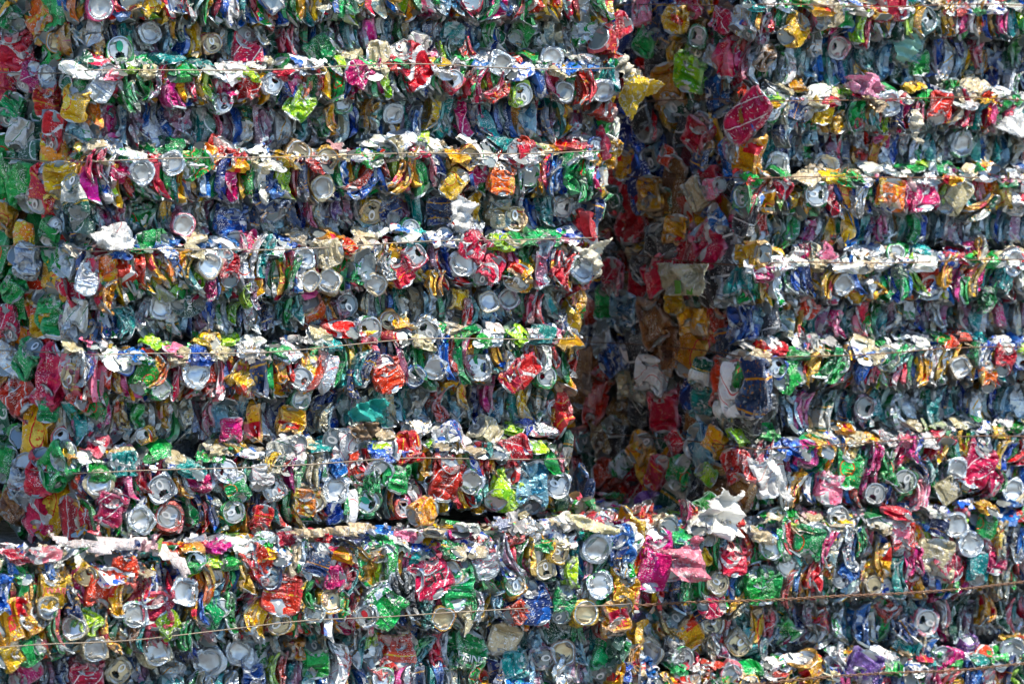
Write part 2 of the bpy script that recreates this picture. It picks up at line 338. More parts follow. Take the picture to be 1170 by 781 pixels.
def lid_mesh(v, kind, tabc):
    key = (v, kind, tabc)
    if key in LIDC: return LIDC[key]
    X = PV[v][:,0]; m, n = LID[v]
    prof = [(1.0,0),(1.03,.0012),(.97,.0016),(.90,-.0028),(.84,-.0034),(.80,-.0012),(.66,-.0010),(.5,-.0013),(.34,-.0013),(.17,-.0011)]
    V, F, MI = [], [], []
    for r, h in prof:
        for a in range(RN): V.append(disc_point(X, m, n, .027, r, 2*np.pi*a/RN, h))
    V.append(m + n*-.0011); c = len(V)-1
    def open_(r, th):
        x, y = r*math.cos(th), r*math.sin(th)
        return kind < 3 and ((x-.42)/.27)**2 + (y/.36)**2 < 1
    for q in range(len(prof)-1):
        for a in range(RN):
            if open_((prof[q][0]+prof[q+1][0])/2, 2*np.pi*(a+.5)/RN): continue
            F.append((q*RN+a, q*RN+(a+1)%RN, (q+1)*RN+(a+1)%RN, (q+1)*RN+a)); MI.append(0)
    for a in range(RN): F.append(((len(prof)-1)*RN+a, (len(prof)-1)*RN+(a+1)%RN, c)); MI.append(0)
    if kind in (0, 3):                                   # pull tab: an oval ring plate riveted near the middle
        tw, N = .0016, 18
        base = len(V)
        for lay, (sx, sy, hh) in enumerate(((.42,.27,.0008),(.42,.27,.0022),(.24,.15,.0022),(.24,.15,.0008))):
            for a in range(N):
                t = 2*np.pi*a/N; x = -.28 + sx*math.cos(t) + (.05 if lay > 1 else 0)*-1; y = sy*math.sin(t)
                V.append(disc_point(X, m, n, .027, math.hypot(x,y), math.atan2(y,x) % (2*np.pi), hh))
        for l in range(3):
            for a in range(N): F.append((base+l*N+a, base+l*N+(a+1)%N, base+(l+1)*N+(a+1)%N, base+(l+1)*N+a)); MI.append(1)
        if tabc != 's':                                  # solid coloured tab
            F.append(tuple(base+2*N+a for a in range(N))); MI.append(1)
    me = bpy.data.meshes.new('lid_shape'); me.from_pydata([tuple(p) for p in V], [], F)
    me.materials.append(ENDM[0]); me.materials.append(TABM[tabc]); me.polygons.foreach_set('material_index', MI); shade(me, math.radians(50))
    LIDC[key] = me; return me
def base_mesh(v):
    if v in BASEC: return BASEC[v]
    X = PV[v][:,-1]; m, n = BAS[v]
    prof = [(1.0,0),(.99,.0010),(.95,.0012),(.91,-.0002),(.86,-.0014),(.70,-.0028),(.48,-.0038),(.25,-.0044)]
    V, F = [], []
    for r, h in prof:
        for a in range(RN):
            t_ = 2*np.pi*a/RN; x_, y_ = r*math.cos(t_), r*math.sin(t_)
            V.append(disc_point(X, m, n, .0245, r, t_, h + (1-r*r)*.0022*(abs(math.sin(x_*2.1*math.cos(v)+y_*2.6*math.sin(v)+v*1.7))-.5)*2))
    V.append(m - n*.0046)
    for q in range(len(prof)-1):
        for a in range(RN): F.append((q*RN+(a+1)%RN, q*RN+a, (q+1)*RN+a, (q+1)*RN+(a+1)%RN))
    for a in range(RN): F.append(((len(prof)-1)*RN+(a+1)%RN, (len(prof)-1)*RN+a, len(V)-1))
    me = bpy.data.meshes.new('base_shape'); me.from_pydata([tuple(p) for p in V], [], F); me.materials.append(ENDM[0]); shade(me, math.radians(50))
    BASEC[v] = me; return me
# torn sheets: patches of the crushed walls, with ragged edges
SCRAP = []
for q in range(26):
    v = int(rng.choice(FLAT+TALL)); i0 = int(rng.integers(NU)); wi = int(rng.integers(9, 17)); j0 = int(rng.integers(3, 8)); wj = int(rng.integers(9, 15))
    idx, Vs, Fs, UVs = {}, [], [], []
    ea = rng.uniform(0, 6, 4)
    for a in range(wi):
        lo = j0 + (1.5+1.5*math.sin(a*.9+ea[0]) ); hi = j0+wj - (1.5+1.5*math.sin(a*.8+ea[1]))
        for b in range(j0, min(j0+wj, NV-3)):
            if b < lo or b > hi: continue
            if a < 1.2+1.2*math.sin(b*1.1+ea[2]) or a > wi-2.2-1.2*math.sin(b*1.3+ea[3]): continue
            f = []
            for (x, y) in ((a,b),(a,b+1),(a+1,b+1),(a+1,b)):
                if (x,y) not in idx: idx[(x,y)] = len(Vs); Vs.append(PV[v][(i0+x)%NU, y])
                f.append(idx[(x,y)]); UVs += [x/NU+.1, ARC[y]]
            Fs.append(f)
    if len(Fs) < 15: continue
    Vs = np.array(Vs); Vs -= Vs.mean(0)
    # principal axes: smallest spread becomes x
    w_, E = np.linalg.eigh(np.cov(Vs.T)); 
    if np.linalg.det(E) < 0: E[:,0] *= -1
    Vs = Vs@E
    SCRAP.append((Vs, Fs, np.array(UVs)))
SCRAPM = []
for Vs, Fs, UVs in SCRAP:
    me = bpy.data.meshes.new('torn_sheet'); me.from_pydata(Vs.tolist(), [], Fs); me.uv_layers.new(name='UVMap').data.foreach_set('uv', UVs); me.materials.append(ALLM[0]); shade(me); SCRAPM.append(me)

# ------------------------------------------------------------------ the bales
class Bale: pass
PXM = DIST/FPX
def mkbale(key, yf, zb, zt, xl, xr, depth, wires, label, edge=None, prot=.056):
    b = Bale(); b.key, b.yf, b.zb, b.zt, b.xl, b.xr, b.depth, b.label, b.prot = key, yf, zb, zt, xl, xr, depth, label, prot
    b.sl = {'A': .32, 'B': .12}.get(key, 0.); b.sr = .35 if key == 'A' else 0.; b.nl = np.array([-1., -b.sl, 0])/math.hypot(1, b.sl); b.wires = wires; b.edge = edge; b.recs = []; return b  # A's unseen right side flares backwards, shaped to darken the gap
zA0 = on_plane(300, 603, 1, .0)[2]                       # foot of the upper left bale = top of the lower left one
zB0 = on_plane(1000, 578, 1, .08)[2]
def wz(px, ys, yf): return [on_plane(px, y, 1, yf)[2] for y in ys]
def rows(px, yf, rr): return [(on_plane(px, y, 1, yf)[2], (l-y)*PXM, u*PXM) for y, l, u in rr]   # wire height, drop to the overhang, rise of the ledge
A = mkbale('A', 0., zA0, zA0+1.22, on_plane(96,300,1,0.)[0], on_plane(700,200,1,0.)[0], 1.0,
           rows(300, 0., [(-25,20,20),(78,112,24),(180,224,22),(283,337,22),(398,452,24),(527,640,30)]), 'tall bale of crushed cans at the upper left, its right edge leaning in')
eA = [(on_plane(x, y, 1, 0.)[2], on_plane(x, y, 1, 0.)[0]) for x, y in ((655,600),(655,500),(660,400),(687,290),(697,200),(712,100),(706,0),(700,-60))]
A.edge = ([e[0] for e in eA], [e[1] for e in eA])
B = mkbale('B', .08, zB0, zB0+1.2, on_plane(862,300,1,.08)[0], on_plane(862,300,1,.08)[0]+1.15, 1.1,
           rows(1000, .08, [(-60,-20,22),(8,44,22),(116,152,22),(204,246,20),(300,350,22),(404,446,22),(507,640,24)]), 'tall bale of crushed cans at the upper right, its shaded left side facing the gap')
Cb = mkbale('C', -.15, 0., zA0, on_plane(-45,700,1,-.15)[0], on_plane(732,680,1,-.15)[0], 1.2,
           rows(300, -.15, [(640,728,20),(830,880,22),(940,990,22),(1040,1070,22)]), 'low bale of crushed cans at the bottom left, torn foil along its top')
Db = mkbale('D', .06, 0., zB0, on_plane(722,680,1,.06)[0], on_plane(722,680,1,.06)[0]+1.5, 1.2,
           rows(1000, .06, [(600,690,20),(764,812,26),(872,920,22),(980,1030,22)]), 'low bale of crushed cans at the bottom right, bound with twisted rusty wire')
Db.wirez = wz(1000, [676, 768, 880, 985], .06); Cb.wirez = wz(300, [718, 835, 945, 1045], -.15)
A.wirez = [w[0] for w in A.wires]; B.wirez = [w[0] for w in B.wires]
BALES = [A, B, Cb, Db]
def wobble(b, x): return .006*math.sin(x*5.1+ord(b.key)) + .004*math.sin(x*11.7+2*ord(b.key))
def prof(b, x, z):
    """how far the front stands out at height z: bound belts bulge, the cans between them sit back"""
    z = z - wobble(b, x)
    o = 0.
    for zw_, drop, rise in b.wires:
        t = zw_ - z
        if -rise < t <= -.002: o = max(o, (rise+t)/(rise-.002))
        elif -.002 < t < drop: o = max(o, 1. - .12*(t/drop)**2)
        elif drop <= t < drop+.012: o = max(o, 1-(t-drop)/.012)
    if o < .3:                                           # between belts the stacks slope out towards the next ledge
        nxt = [(z - w - r) for w, d_, r in b.wires if w + r <= z + .02]
        if nxt and min(nxt) < .12: o = max(o, .38*max(0., 1-max(min(nxt),0)/.085)**1.5)
    return o*b.prot
def band(b, x, z):
    z = z - wobble(b, x)
    for zw_, drop, rise in b.wires:
        t = zw_ - z
        if -rise*1.1 < t <= -.003: return 'ledge'
        if -.003 < t < drop: return 'belt'
    return 'recess'
def xright(b, z): return float(np.interp(z, b.edge[0], b.edge[1])) if b.edge else b.xr
def front_y(b, x, z):
    y = b.yf + b.prot - prof(b, x, z)
    e = min(x-b.xl, xright(b, z)-x)                      # rounded upright edges
    if e < .03: y += .022*(1-max(e,0)/.03)**2
    return y + .006*math.sin(x*9+z*7+ord(b.key)) 
def left_x(b, y, z): return b.xl - b.sl*max(0, y-b.yf-.03) + .012*math.sin(y*8+z*11) + .012 - .3*prof(b, b.xl, z)
def surf(b, face, px, py):
    if face == 'F':
        p = on_plane(px, py, 1, b.yf)
        for _ in range(4): p = on_plane(px, py, 1, front_y(b, p[0], p[2]))
    elif face == 'L':
        p = on_plane(px, py, 0, b.xl)
        for _ in range(12): p = on_plane(px, py, 0, .5*p[0]+.5*left_x(b, p[1], p[2]))
    return p
NRM = {'F': np.array([0.,-1,0]), 'L': np.array([-1.,0,0]), 'R': np.array([1.,0,0]), 'T': np.array([0.,0,1])}
def rot(axis, a):
    return np.array(Matrix.Rotation(a, 3, Vector(axis)))
def frame(xa, za):
    xa = np.asarray(xa, float); xa /= np.linalg.norm(xa); za = np.asarray(za, float); za = za - xa*(za@xa); za /= np.linalg.norm(za)
    return np.stack([xa, np.cross(za, xa), za], 1)
def align(a, b, roll):
    a = a/np.linalg.norm(a); b = b/np.linalg.norm(b)
    q = Vector(a).rotation_difference(Vector(b)); M = np.array(q.to_matrix())
    return rot(b, roll)@M
PVF = [p.reshape(-1,3) for p in PV]
SCF = [s[0] for s in SCRAP]
def add(b, kind, var, R, pos, scale, col, wear, layer, n, mat=None, **kw):
    """pos is the point on the surface; the piece is pushed in along -n until it stands out by kw['proud']"""
    pts = (PVF[var] if kind == 'can' else SCF[var])@R.T*scale
    anchor = kw.get('anchor'); proud = kw.get('proud', .0)
    off = np.zeros(3) if anchor is None else R@anchor*scale
    lat = -off; ext = (pts@n).max()
    p = np.asarray(pos, float) + lat
    p = p + n*(((np.asarray(pos)@n) + proud) - (p@n + ext))
    m = mat if mat is not None else int(rng.choice(MATS[col]))
    rec = dict(kind=kind, var=var, R=R, p=p, s=scale, mat=m, col=col, wear=wear, layer=layer, n=n, lid=kw.get('lid'), base=kw.get('base'), text=kw.get('text'), tab=kw.get('tab','s'), endm=kw.get('endm',0), lm=kw.get('lm',False), u=float(rng.random()))
    b.recs.append(rec); return rec

# --- what can be picked out in the photograph: x y kind colour [size deg]; L lid, B base, F broad side, C crumpled, E edge on
LM = """
138 57 L g 38 0 g|172 36 B s 30|243 50 L y 24|115 8 B m 34|60 48 B y 24|285 58 F m 56 8|286 98 C r 34|85 118 F y 46 10|62 150 F r 48 15|12 55 F r 60 -5|6 18 F g 50 -35|52 112 F r 44 -5|196 108 C m 34|225 188 F g 40 60|163 196 B s 32|197 186 B s 32|255 178 F r 44 30|120 95 F s 46 40|150 115 C g 30|112 190 C r 36|255 118 L s 26|10 125 F g 44 15|20 155 F w 44 5|205 30 C y 30|100 38 C d 30|35 88 F m 34 10|52 85 B s 26
574 74 B s 32|520 91 L r 28|598 108 L l 32|375 182 L y 32|538 180 L y 30|342 174 B a 32|452 131 B s 28|392 118 L g 26|312 96 L s 26|365 60 F g 44 60|328 44 C r 32|436 64 F c 40 80|474 74 F r 60 -40|510 60 C l 20|518 42 F d 36 20|536 58 C r 26|570 102 F r 34 50|345 118 F l 44 30|375 140 C g 34|600 176 F r 40 75|456 172 C c 34|425 130 C y 30|478 140 E b 40|500 130 F y 44 10|480 55 F w 40 -60|412 85 F m 40 -60|430 130 C d 30|560 35 E g 50|300 30 E d 50|600 35 F g 40 30
632 66 B s 30|646 105 B k 28|691 104 B s 24|673 100 F r 36 0|672 36 F s 44 -20|738 45 F g 44 20|787 78 F l 62 20|792 42 L g 30|836 44 L c 28|816 66 F s 36 -50|824 24 F m 40 -60|852 132 F m 76 35|795 150 F r 46 20|734 150 B s 28|738 182 L d 34|802 167 B y 26|832 168 L c 22|605 174 C r 38|682 168 L b 26|696 172 F y 40 15|690 138 F r 46 10|760 100 F y 60 -10|765 180 F r 30 -60|715 185 F y 46 0|700 155 F s 40 0|770 20 F y 40 5|730 12 F p 44 80|850 25 F s 40 -20|765 62 E y 50|705 30 F r 40 60
1040 55 F t 50 15|1052 70 F g 36 -10|1098 48 E n 40|910 34 F y 44 30|990 30 F l 40 10|1018 6 F r 50 85|1166 55 E g 50|942 126 F y 36 0|915 127 F n 26 -60|900 148 F n 34 10|1018 118 B s 32|1030 132 E n 40|1076 122 F r 40 10|1101 124 F c 44 10|1122 104 C c 34|1010 155 F m 30 10|1100 165 B s 32|985 155 E s 44|890 190 B s 36|946 191 B s 34|950 20 F c 36 70|960 55 L p 30|880 30 E d 50|935 45 E s 50|1090 100 C g 22|1160 95 C s 26|1055 130 E m 36|930 150 E d 44|1150 25 E m 40|990 60 E t 44|900 80 C s 30|1120 60 E m 40
25 214 F g 62 -5|48 215 F r 60 0|68 212 F y 60 5|28 270 F o 30 0|60 357 F g 64 -5|87 360 F w 44 0|46 358 F y 60 -8|14 328 F g 40 -30|10 368 F r 44 -10|84 226 F G 54 0|5 250 F y 44 5|58 265 F g 34 10|155 312 C r 52|240 302 B c 36|185 350 B s 32|217 346 F G 40 65 neu|262 306 F r 44 5|246 330 C m 24|175 276 F g 34 70|210 257 B m 30|285 279 C m 36|130 274 F w 46 80|165 244 C g 40|287 338 C l 26|272 357 C l 22|266 250 F n 46 10|124 340 E y 44|145 366 C t 34|198 306 C o 26|212 300 C y 24|75 300 F s 36 20|100 318 F s 34 20|30 300 F s 44 0|140 240 E m 40|195 235 E y 44|106 240 E d 44|230 240 E d 44|80 310 L g 24
475 292 L r 34|530 302 B s 40|431 325 B c 30|378 322 B c 34|356 320 B c 28|340 312 F g 44 10|410 314 C g 28|500 322 C y 28|600 310 C y 40|350 295 B s 22|360 240 F m 40 0|313 230 F n 50 -20|446 236 F n 44 0|505 245 F n 44 0|427 242 L y 34|470 262 L g 28|370 214 B c 30|415 208 F r 46 45|397 348 L d 32|423 377 L s 40|446 366 L y 20|490 378 L s 34|540 357 C r 34|338 350 F g 44 15|360 356 C o 36|512 275 C b 24|583 341 B d 24|525 342 C y 26|561 309 F r 40 30|545 282 F r 46 -60|375 290 F c 40 85|445 305 C s 26|460 310 F r 30 -35|300 290 F w 44 30|560 345 B c 28|575 205 F o 40 15|520 210 F y 40 30|460 205 F y 40 30|570 240 F d 44 0|590 250 L y 34|385 235 E u 44
668 306 B s 38|645 308 F r 40 5|612 352 C r 36|655 347 F y 46 15|652 374 C w 34|645 236 L s 30|676 231 L c 28|688 232 F y 30 30|626 235 E t 50|670 215 C g 28|636 206 E b 40|720 242 F r 76 0|742 226 F y 50 -5|744 268 L k 34|770 266 F y 46 0|806 278 F r 64 -30|820 250 F b 34 -10|792 222 F c 44 60|746 362 F a 72 -15|712 358 F d 66 10|790 366 F y 50 0|700 318 F r 50 5|848 332 F g 34 -20|830 332 F s 44 0|846 372 F b 56 -5|860 312 C m 28|856 292 F y 50 70|690 345 F g 44 0|815 215 F p 36 80|845 225 L g 30|700 230 F G 40 0|770 340 F y 40 0|875 250 E r 40|690 290 F k 40 0
1020 222 F o 40 15|1056 222 F m 44 -5|934 222 L s 34|950 322 F y 34 20|1122 238 F y 44 50|1036 322 C g 34|965 325 B s 28|926 350 C r 34|1130 342 C g 26|1146 362 E m 36|946 292 C p 26|1025 290 B g 28|1122 290 F y 34 10|1100 328 C m 34|1000 325 C s 30|905 320 E s 44|915 318 F b 36 0|1085 310 F y 40 20|960 370 E m 44|1050 260 F g 40 10|1010 255 E m 46|1095 225 F c 46 30|900 215 C r 30|1165 230 C w 28|1150 320 F t 34 20|925 290 C m 24|1075 360 E s 40|1115 285 C m 28|985 230 E s 44|1160 300 B s 34|890 330 E s 46|1040 350 E s 46
20 445 F r 62 -20|54 432 F r 80 18|27 470 L r 28|79 430 L y 34|80 457 C r 26|64 530 F g 70 35|25 552 F s 66 8|42 540 F r 60 0|6 530 F g 44 0|30 410 F g 50 25|8 410 F s 44 15|226 426 B s 42|281 436 C y 40|143 416 B b 26|180 428 F o 34 35|165 432 F g 38 35|114 552 B c 34|260 538 L s 34|268 584 L g 34|186 558 L s 38|230 552 C m 36|145 530 F t 40 80|160 592 B s 32|128 578 F m 46 15|214 556 C y 30|272 558 F g 34 -30|265 492 F m 36 0|190 470 E y 44|172 498 C y 24|100 420 C s 36|185 445 B g 28|195 590 L r 34|130 432 C r 26|65 500 L r 24|55 465 F g 40 0|10 580 F a 44 30|120 470 E m 50|140 470 E y 50|160 475 E g 50|215 470 E d 50|240 475 E m 50
498 422 B s 34|550 420 L s 36|346 432 L s 30|328 422 C y 30|416 420 F t 44 15|445 428 F r 44 -15|476 430 B b 28|335 482 F y 44 0|590 515 F r 44 70|436 540 L s 34|423 574 L g 34 0 g|315 560 L s 32|386 560 B s 36|360 572 L c 30|315 531 C y 24|388 535 C b 22|512 545 F r 56 10|540 552 B s 36|580 560 F l 54 15|462 580 L r 18|470 512 F r 44 80|560 495 C c 34|515 500 F w 44 70|345 457 B g 20|375 480 C d 36|405 440 E n 36|480 465 E d 50|505 460 E r 50|530 450 E y 44|430 555 C g 30|455 545 F g 40 10|360 540 F c 34 10|485 585 F y 36 70|300 545 F w 34 10|350 570 F o 40 5|300 595 F r 40 20|585 420 E s 40|560 450 E m 46|590 430 F r 40 45|400 510 F w 60 80|330 515 F w 50 80
611 556 F d 64 0|640 554 L s 42|592 530 F r 40 -20|640 482 F y 30 10|606 490 C b 24|625 430 L g 28|600 424 F r 44 40|630 410 C w 28|655 396 C y 26|637 467 L r 26|740 430 F w 56 5|755 466 F r 60 -5|747 452 L s 30|730 512 F y 36 30|694 488 L s 30|664 506 L d 28|772 506 F r 36 40|788 512 B s 24|800 428 F G 44 5 neH|802 462 F t 44 5|826 440 F r 70 8|843 440 F w 80 0|860 442 F n 74 3|840 535 F r 50 -15|806 580 F g 40 70|808 541 F l 26 -40|740 576 F u 40 80|720 440 F d 50 5|750 540 F r 44 10|775 540 F g 44 0|710 530 F s 36 30|690 540 F r 40 60|620 460 E G 50|600 460 E y 50|815 505 F y 40 20|700 410 F n 44 60|870 450 E a 60
1002 564 L k 30|1036 550 L g 36|1055 562 F p 44 0|1095 535 B s 28|972 536 F g 50 5|950 555 F p 46 5|1016 410 B c 30|1055 426 C y 30|1030 410 F g 50 45|905 430 F g 44 50|928 396 C p 24|925 520 F m 34 10|880 540 F w 60 -25|1000 525 F m 40 15|1050 515 C m 28|1120 530 F m 60 20|1020 535 F g 46 0|1160 560 B s 30|1085 560 F c 36 60|890 420 L b 28|955 420 F g 44 40|1100 420 B c 30|990 420 F b 44 40|1130 430 F o 34 10|1150 410 F r 40 30|1120 405 C g 26|1150 520 C y 34|1060 540 C n 26|905 560 F s 44 20|1140 545 F m 50 -10|910 470 E d 60|945 475 E G 60|990 465 L d 30|1030 475 E s 60|1070 470 E t 60|1120 470 E s 60|920 470 E m 60
22 708 F y 66 60 rka:r|60 676 F y 46 0 WAR:s|86 716 B c 34|56 694 B c 24|155 702 B s 36|164 595 B s 34|195 590 L r 36|214 676 B s 44|100 658 L y 28|105 714 C l 34|180 692 F r 54 -5|145 656 F r 44 5|228 696 F y 30 0|225 640 L g 28|283 660 E y 50|295 640 F r 44 -40|110 742 B c 34|180 744 B c 40|137 766 L c 34|240 756 B s 40|14 746 F y 40 60|35 744 F g 40 50|30 770 F m 44 60|20 650 E b 50|60 650 E b 40|120 675 F r 60 10|135 680 E y 50|85 690 E n 50|170 670 C r 30|195 715 F l 34 -30|220 740 E n 44|245 700 F g 40 30|265 700 E g 50|250 680 E d 40|100 770 F m 50 10|200 770 C s 36|275 745 B s 34|290 770 F b 44 0|75 765 E n 44|160 725 C a 30|5 680 E b 50|215 725 F g 34 0
326 668 F r 74 18 Karls:r|321 712 L y 34|310 660 L n 32|380 685 B y 36|425 645 C y 40|420 704 L s 30 0 r|492 655 F r 64 -15 SIT:k|516 655 B c 34|474 662 L s 32|524 668 F g 60 -15|590 668 L y 32|508 706 B y 32|505 738 F r 50 10|482 746 F g 40 30|536 748 F g 56 15 HEINE:w|576 735 F c 54 20|455 742 F r 50 3|412 742 F s 50 20|440 775 B s 30|320 768 F l 44 0|362 755 F g 44 0|395 762 F w 50 0|592 700 F r 30 70|340 742 C y 30|350 680 F y 36 0|400 665 F r 30 20|395 690 E g 40|445 690 F g 60 40|470 680 E k 60|455 665 C k 30|545 690 C g 34|560 660 E g 50|580 640 F w 50 -30|425 745 L s 32|300 745 C s 34|375 730 C d 30|345 640 F c 50 15|365 640 F n 40 20|300 650 F r 40 -35|335 620 F r 40 80|425 725 C l 20|465 735 L c 30|440 765 F r 34 -40|570 690 E d 40|535 700 F c 40 -30|380 660 F m 34 70|555 640 F s 44 -20|430 680 F s 40 40|490 700 E d 40|545 770 E g 40|360 700 B d 28|590 760 F t 40 80
640 631 L y 30|684 627 B s 38|710 622 F b 46 -20|625 650 L c 28|590 665 L g 34|688 668 B s 38|645 690 F g 44 30|612 688 F n 54 -15|716 676 F y 52 25|706 708 F y 46 -10 KE:r|696 722 F r 30 -45|640 714 F G 44 65 EKO:w|644 746 B a 36|622 752 L d 34|700 752 F g 60 20|735 702 F u 44 5|750 640 F m 76 10|740 595 F r 34 -30|770 652 L p 30|765 604 L d 34|780 678 F n 40 5|822 666 L c 30|816 692 F m 36 75|786 722 F y 50 -35|815 712 L c 34|802 705 F n 40 -30|782 754 L s 36|846 736 L c 34|838 770 B p 28|771 742 F k 30 10 25:w|870 670 F g 44 0|720 640 F s 40 0|660 715 F g 40 5|655 655 E l 44|615 735 E d 50|670 700 B y 34|665 740 E d 44|740 770 C b 34|760 720 C y 30|745 740 C c 40|725 755 C y 26|840 640 F r 40 10|850 690 F y 40 40|790 590 C m 34|690 600 L s 30|820 740 C d 34|870 740 C t 34|710 640 E n 36|715 770 C b 30
880 668 F g 44 0|882 626 B g 36|904 646 L t 34|936 614 B s 36|926 622 F g 50 15|960 592 L s 34|1095 600 B s 34|1073 640 F c 58 15|1086 645 F m 40 -40|1145 618 F y 46 0|1142 638 F m 40 5|934 652 F r 44 20|947 650 C o 22|1000 668 L c 26|1010 642 F y 50 0|1030 610 F p 40 10|1110 620 B s 34|988 714 F b 44 5|1130 695 F y 44 15|1152 702 F G 50 10|965 755 C w 34|930 768 C y 40|1045 748 C t 40|1090 755 C m 34|1160 745 B s 36|900 620 F g 50 -20|975 625 F s 44 10|1045 640 F m 40 0|1035 615 F r 44 0|1120 650 F t 40 10|1075 595 F n 36 20|950 630 F m 50 10|890 590 B s 28|970 655 F b 30 60|1020 700 C r 34|1060 710 L p 36|905 720 C g 36|945 710 C r 30|1080 700 C s 34|1110 740 C u 28|1165 620 F s 50 0|985 620 C g 30|925 700 E d 44|1040 720 C n 34|960 715 E s 44|1150 660 F d 50 10|1130 600 F g 30 20|1060 745 C c 30|990 765 F u 50 30
"""
TEXTINK = {'w':'w','r':'r','k':'k','s':'s'}
def edgeA_px(y): return float(np.interp(y, [-60,0,100,200,290,400,500,600], [700,706,712,697,687,660,655,655]))
def which(px, py):
    if py < 575 + (30 if px < 400 else 8) - .0*px and px < edgeA_px(py) and py < 606:
        return (A, 'L') if px < 96 else (A, 'F')
    if py < 577 and px > edgeA_px(py): return (B, 'L') if px < 862 else (B, 'F')
    return (Cb, 'F') if px < 733 else (Db, 'F')
lmpos = {}
def jit0(s): return rng.normal(0, s)
for row in LM.strip().split('\n'):
    for it in row.split('|'):
        f = it.split(); px, py, kind, col = float(f[0]), float(f[1]), f[2], f[3]
        size = float(f[4]) if len(f) > 4 else 30.; deg = float(f[5]) if len(f) > 5 else 0.
        txt = f[6] if len(f) > 6 else None
        b, face = which(px, py); n = NRM[face] if face == 'F' else b.nl; p = surf(b, face, px, py)
        lmpos.setdefault((b.key, face), []).append((px, py, size))
        w = .25 if band(b, p[0], p[2]) != 'recess' else .75
        if face == 'L': w = .25 if b is A else .7  # raised wear on B's gap side also stands in for shade
        hx = rgt if face == 'F' else np.array([0.,-1,0])
        hx = np.array([1.,0,0]) if face == 'F' else np.array([0.,-1,0])
        view = (CAM-p)/np.linalg.norm(CAM-p)
        px2m = np.linalg.norm(CAM-p)/FPX
        if kind in 'LB':
            tgt = n*.7 + view*.3 + rng.normal(0, .11, 3); tgt /= np.linalg.norm(tgt)
            if kind == 'L':
                v = int(rng.choice(LIDV)); sc = min(.98, max(.7, size*px2m/.067)); R = align(LID[v][1], tgt, rng.uniform(0, 6.28))
                add(b, 'can', v, R, p, sc, col, w*.7, 0, n, anchor=LID[v][0], proud=.002, lid=(0 if rng.random() < .75 else int(rng.integers(0,4)), txt or 's'), lm=True, endm=(1 if col in 'yca' else (2 if col == 'd' else 0)))
            else:
                v = int(rng.choice(BASV)); sc = min(1.0, max(.72, size*px2m/.067)); R = align(BAS[v][1], tgt, rng.uniform(0, 6.28))
                add(b, 'can', v, R, p, sc, col, w*.7, 0, n, anchor=BAS[v][0], proud=.002, base=True, lm=True, endm=(1 if col in 'ya' else (2 if col in 'dk' else 0)))
        elif face == 'F' and not txt and ((kind == 'F' and size <= 50 and abs(deg) <= 50) or (kind == 'C' and size <= 36)) and rng.random() < .5:
            a = math.radians(deg if kind == 'F' else rng.uniform(-25, 25)) + jit0(.08); dirx = 1 if rng.random() < .7 else -1; m_ = int(rng.choice(MATS[col]))
            for q_ in (-.6, .6):
                v = int(rng.choice(LEAF+EDGE[:8])); za = np.array([math.sin(a)+jit0(.12), .06, math.cos(a)])*(1 if rng.random() < .5 else -1); xa = np.array([math.cos(a), jit0(.12), -math.sin(a)])*dirx
                sc = min(1.0, max(.6, (size+8)*px2m/.1))*rng.uniform(.92,1.05)
                add(b, 'can', v, frame(xa, za), p+np.array([q_*.0125*math.cos(a), 0, -q_*.0125*math.sin(a)]), sc, col if q_ < 0 or rng.random() < .4 else rng.choice(list('srgybnwGtdd')), w*.7, 0, n, mat=m_ if q_ < 0 else None, proud=rng.uniform(.001,.005), lm=True, endm=2)
        elif kind == 'F':
            a = math.radians(deg); za = hx*math.sin(a) + np.array([0,0,1.])*math.cos(a)
            if face == 'L': za = np.array([0,-1,0.])*math.sin(a)*1.6 + np.array([0,0,1.])*math.cos(a)
            xa = n + rng.normal(0, .09, 3); xa = xa + view*(.12 if face == 'F' else .25)
            L = size*px2m
            v = int(rng.choice(FLAT if L < .13 else TALL)); ext = PVF[v][:,2].max()-PVF[v][:,2].min(); wid = PVF[v][:,1].max()-PVF[v][:,1].min()
            sc = min(1.25, max(.62, L/ext))
            if rng.random() < .5: za = -za
            if txt and not txt.startswith('ne'): za = za*(1 if za[2] > 0 or abs(deg) > 60 else -1)
            add(b, 'can', v, frame(xa, za), p, sc, col, w*.8, 0, n, proud=.005 if face == 'F' else .014, text=txt, lm=True, endm=0 if rng.random() < .4 else 2)
        elif kind == 'C':
            v = int(rng.choice(CHUNK)); sc = min(1.2, max(.6, size*px2m/.066))
            R = align(np.array([1.,0,0]), n+rng.normal(0,.5,3), rng.uniform(0,6.28))
            add(b, 'can', v, R, p, sc, col, w*.8, 0, n, proud=.005, lm=True)
        else:
            v = int(rng.choice(EDGE)); xa = hx + rng.normal(0,.08,3); za = np.array([0,0,1.])+rng.normal(0,.14,3)
            sc = min(1.15, max(.7, size*px2m/.1))
            add(b, 'can', v, frame(xa, za*(1 if rng.random()<.5 else -1)), p, sc, col, w, 0, n, proud=.003, lm=True, endm=2)
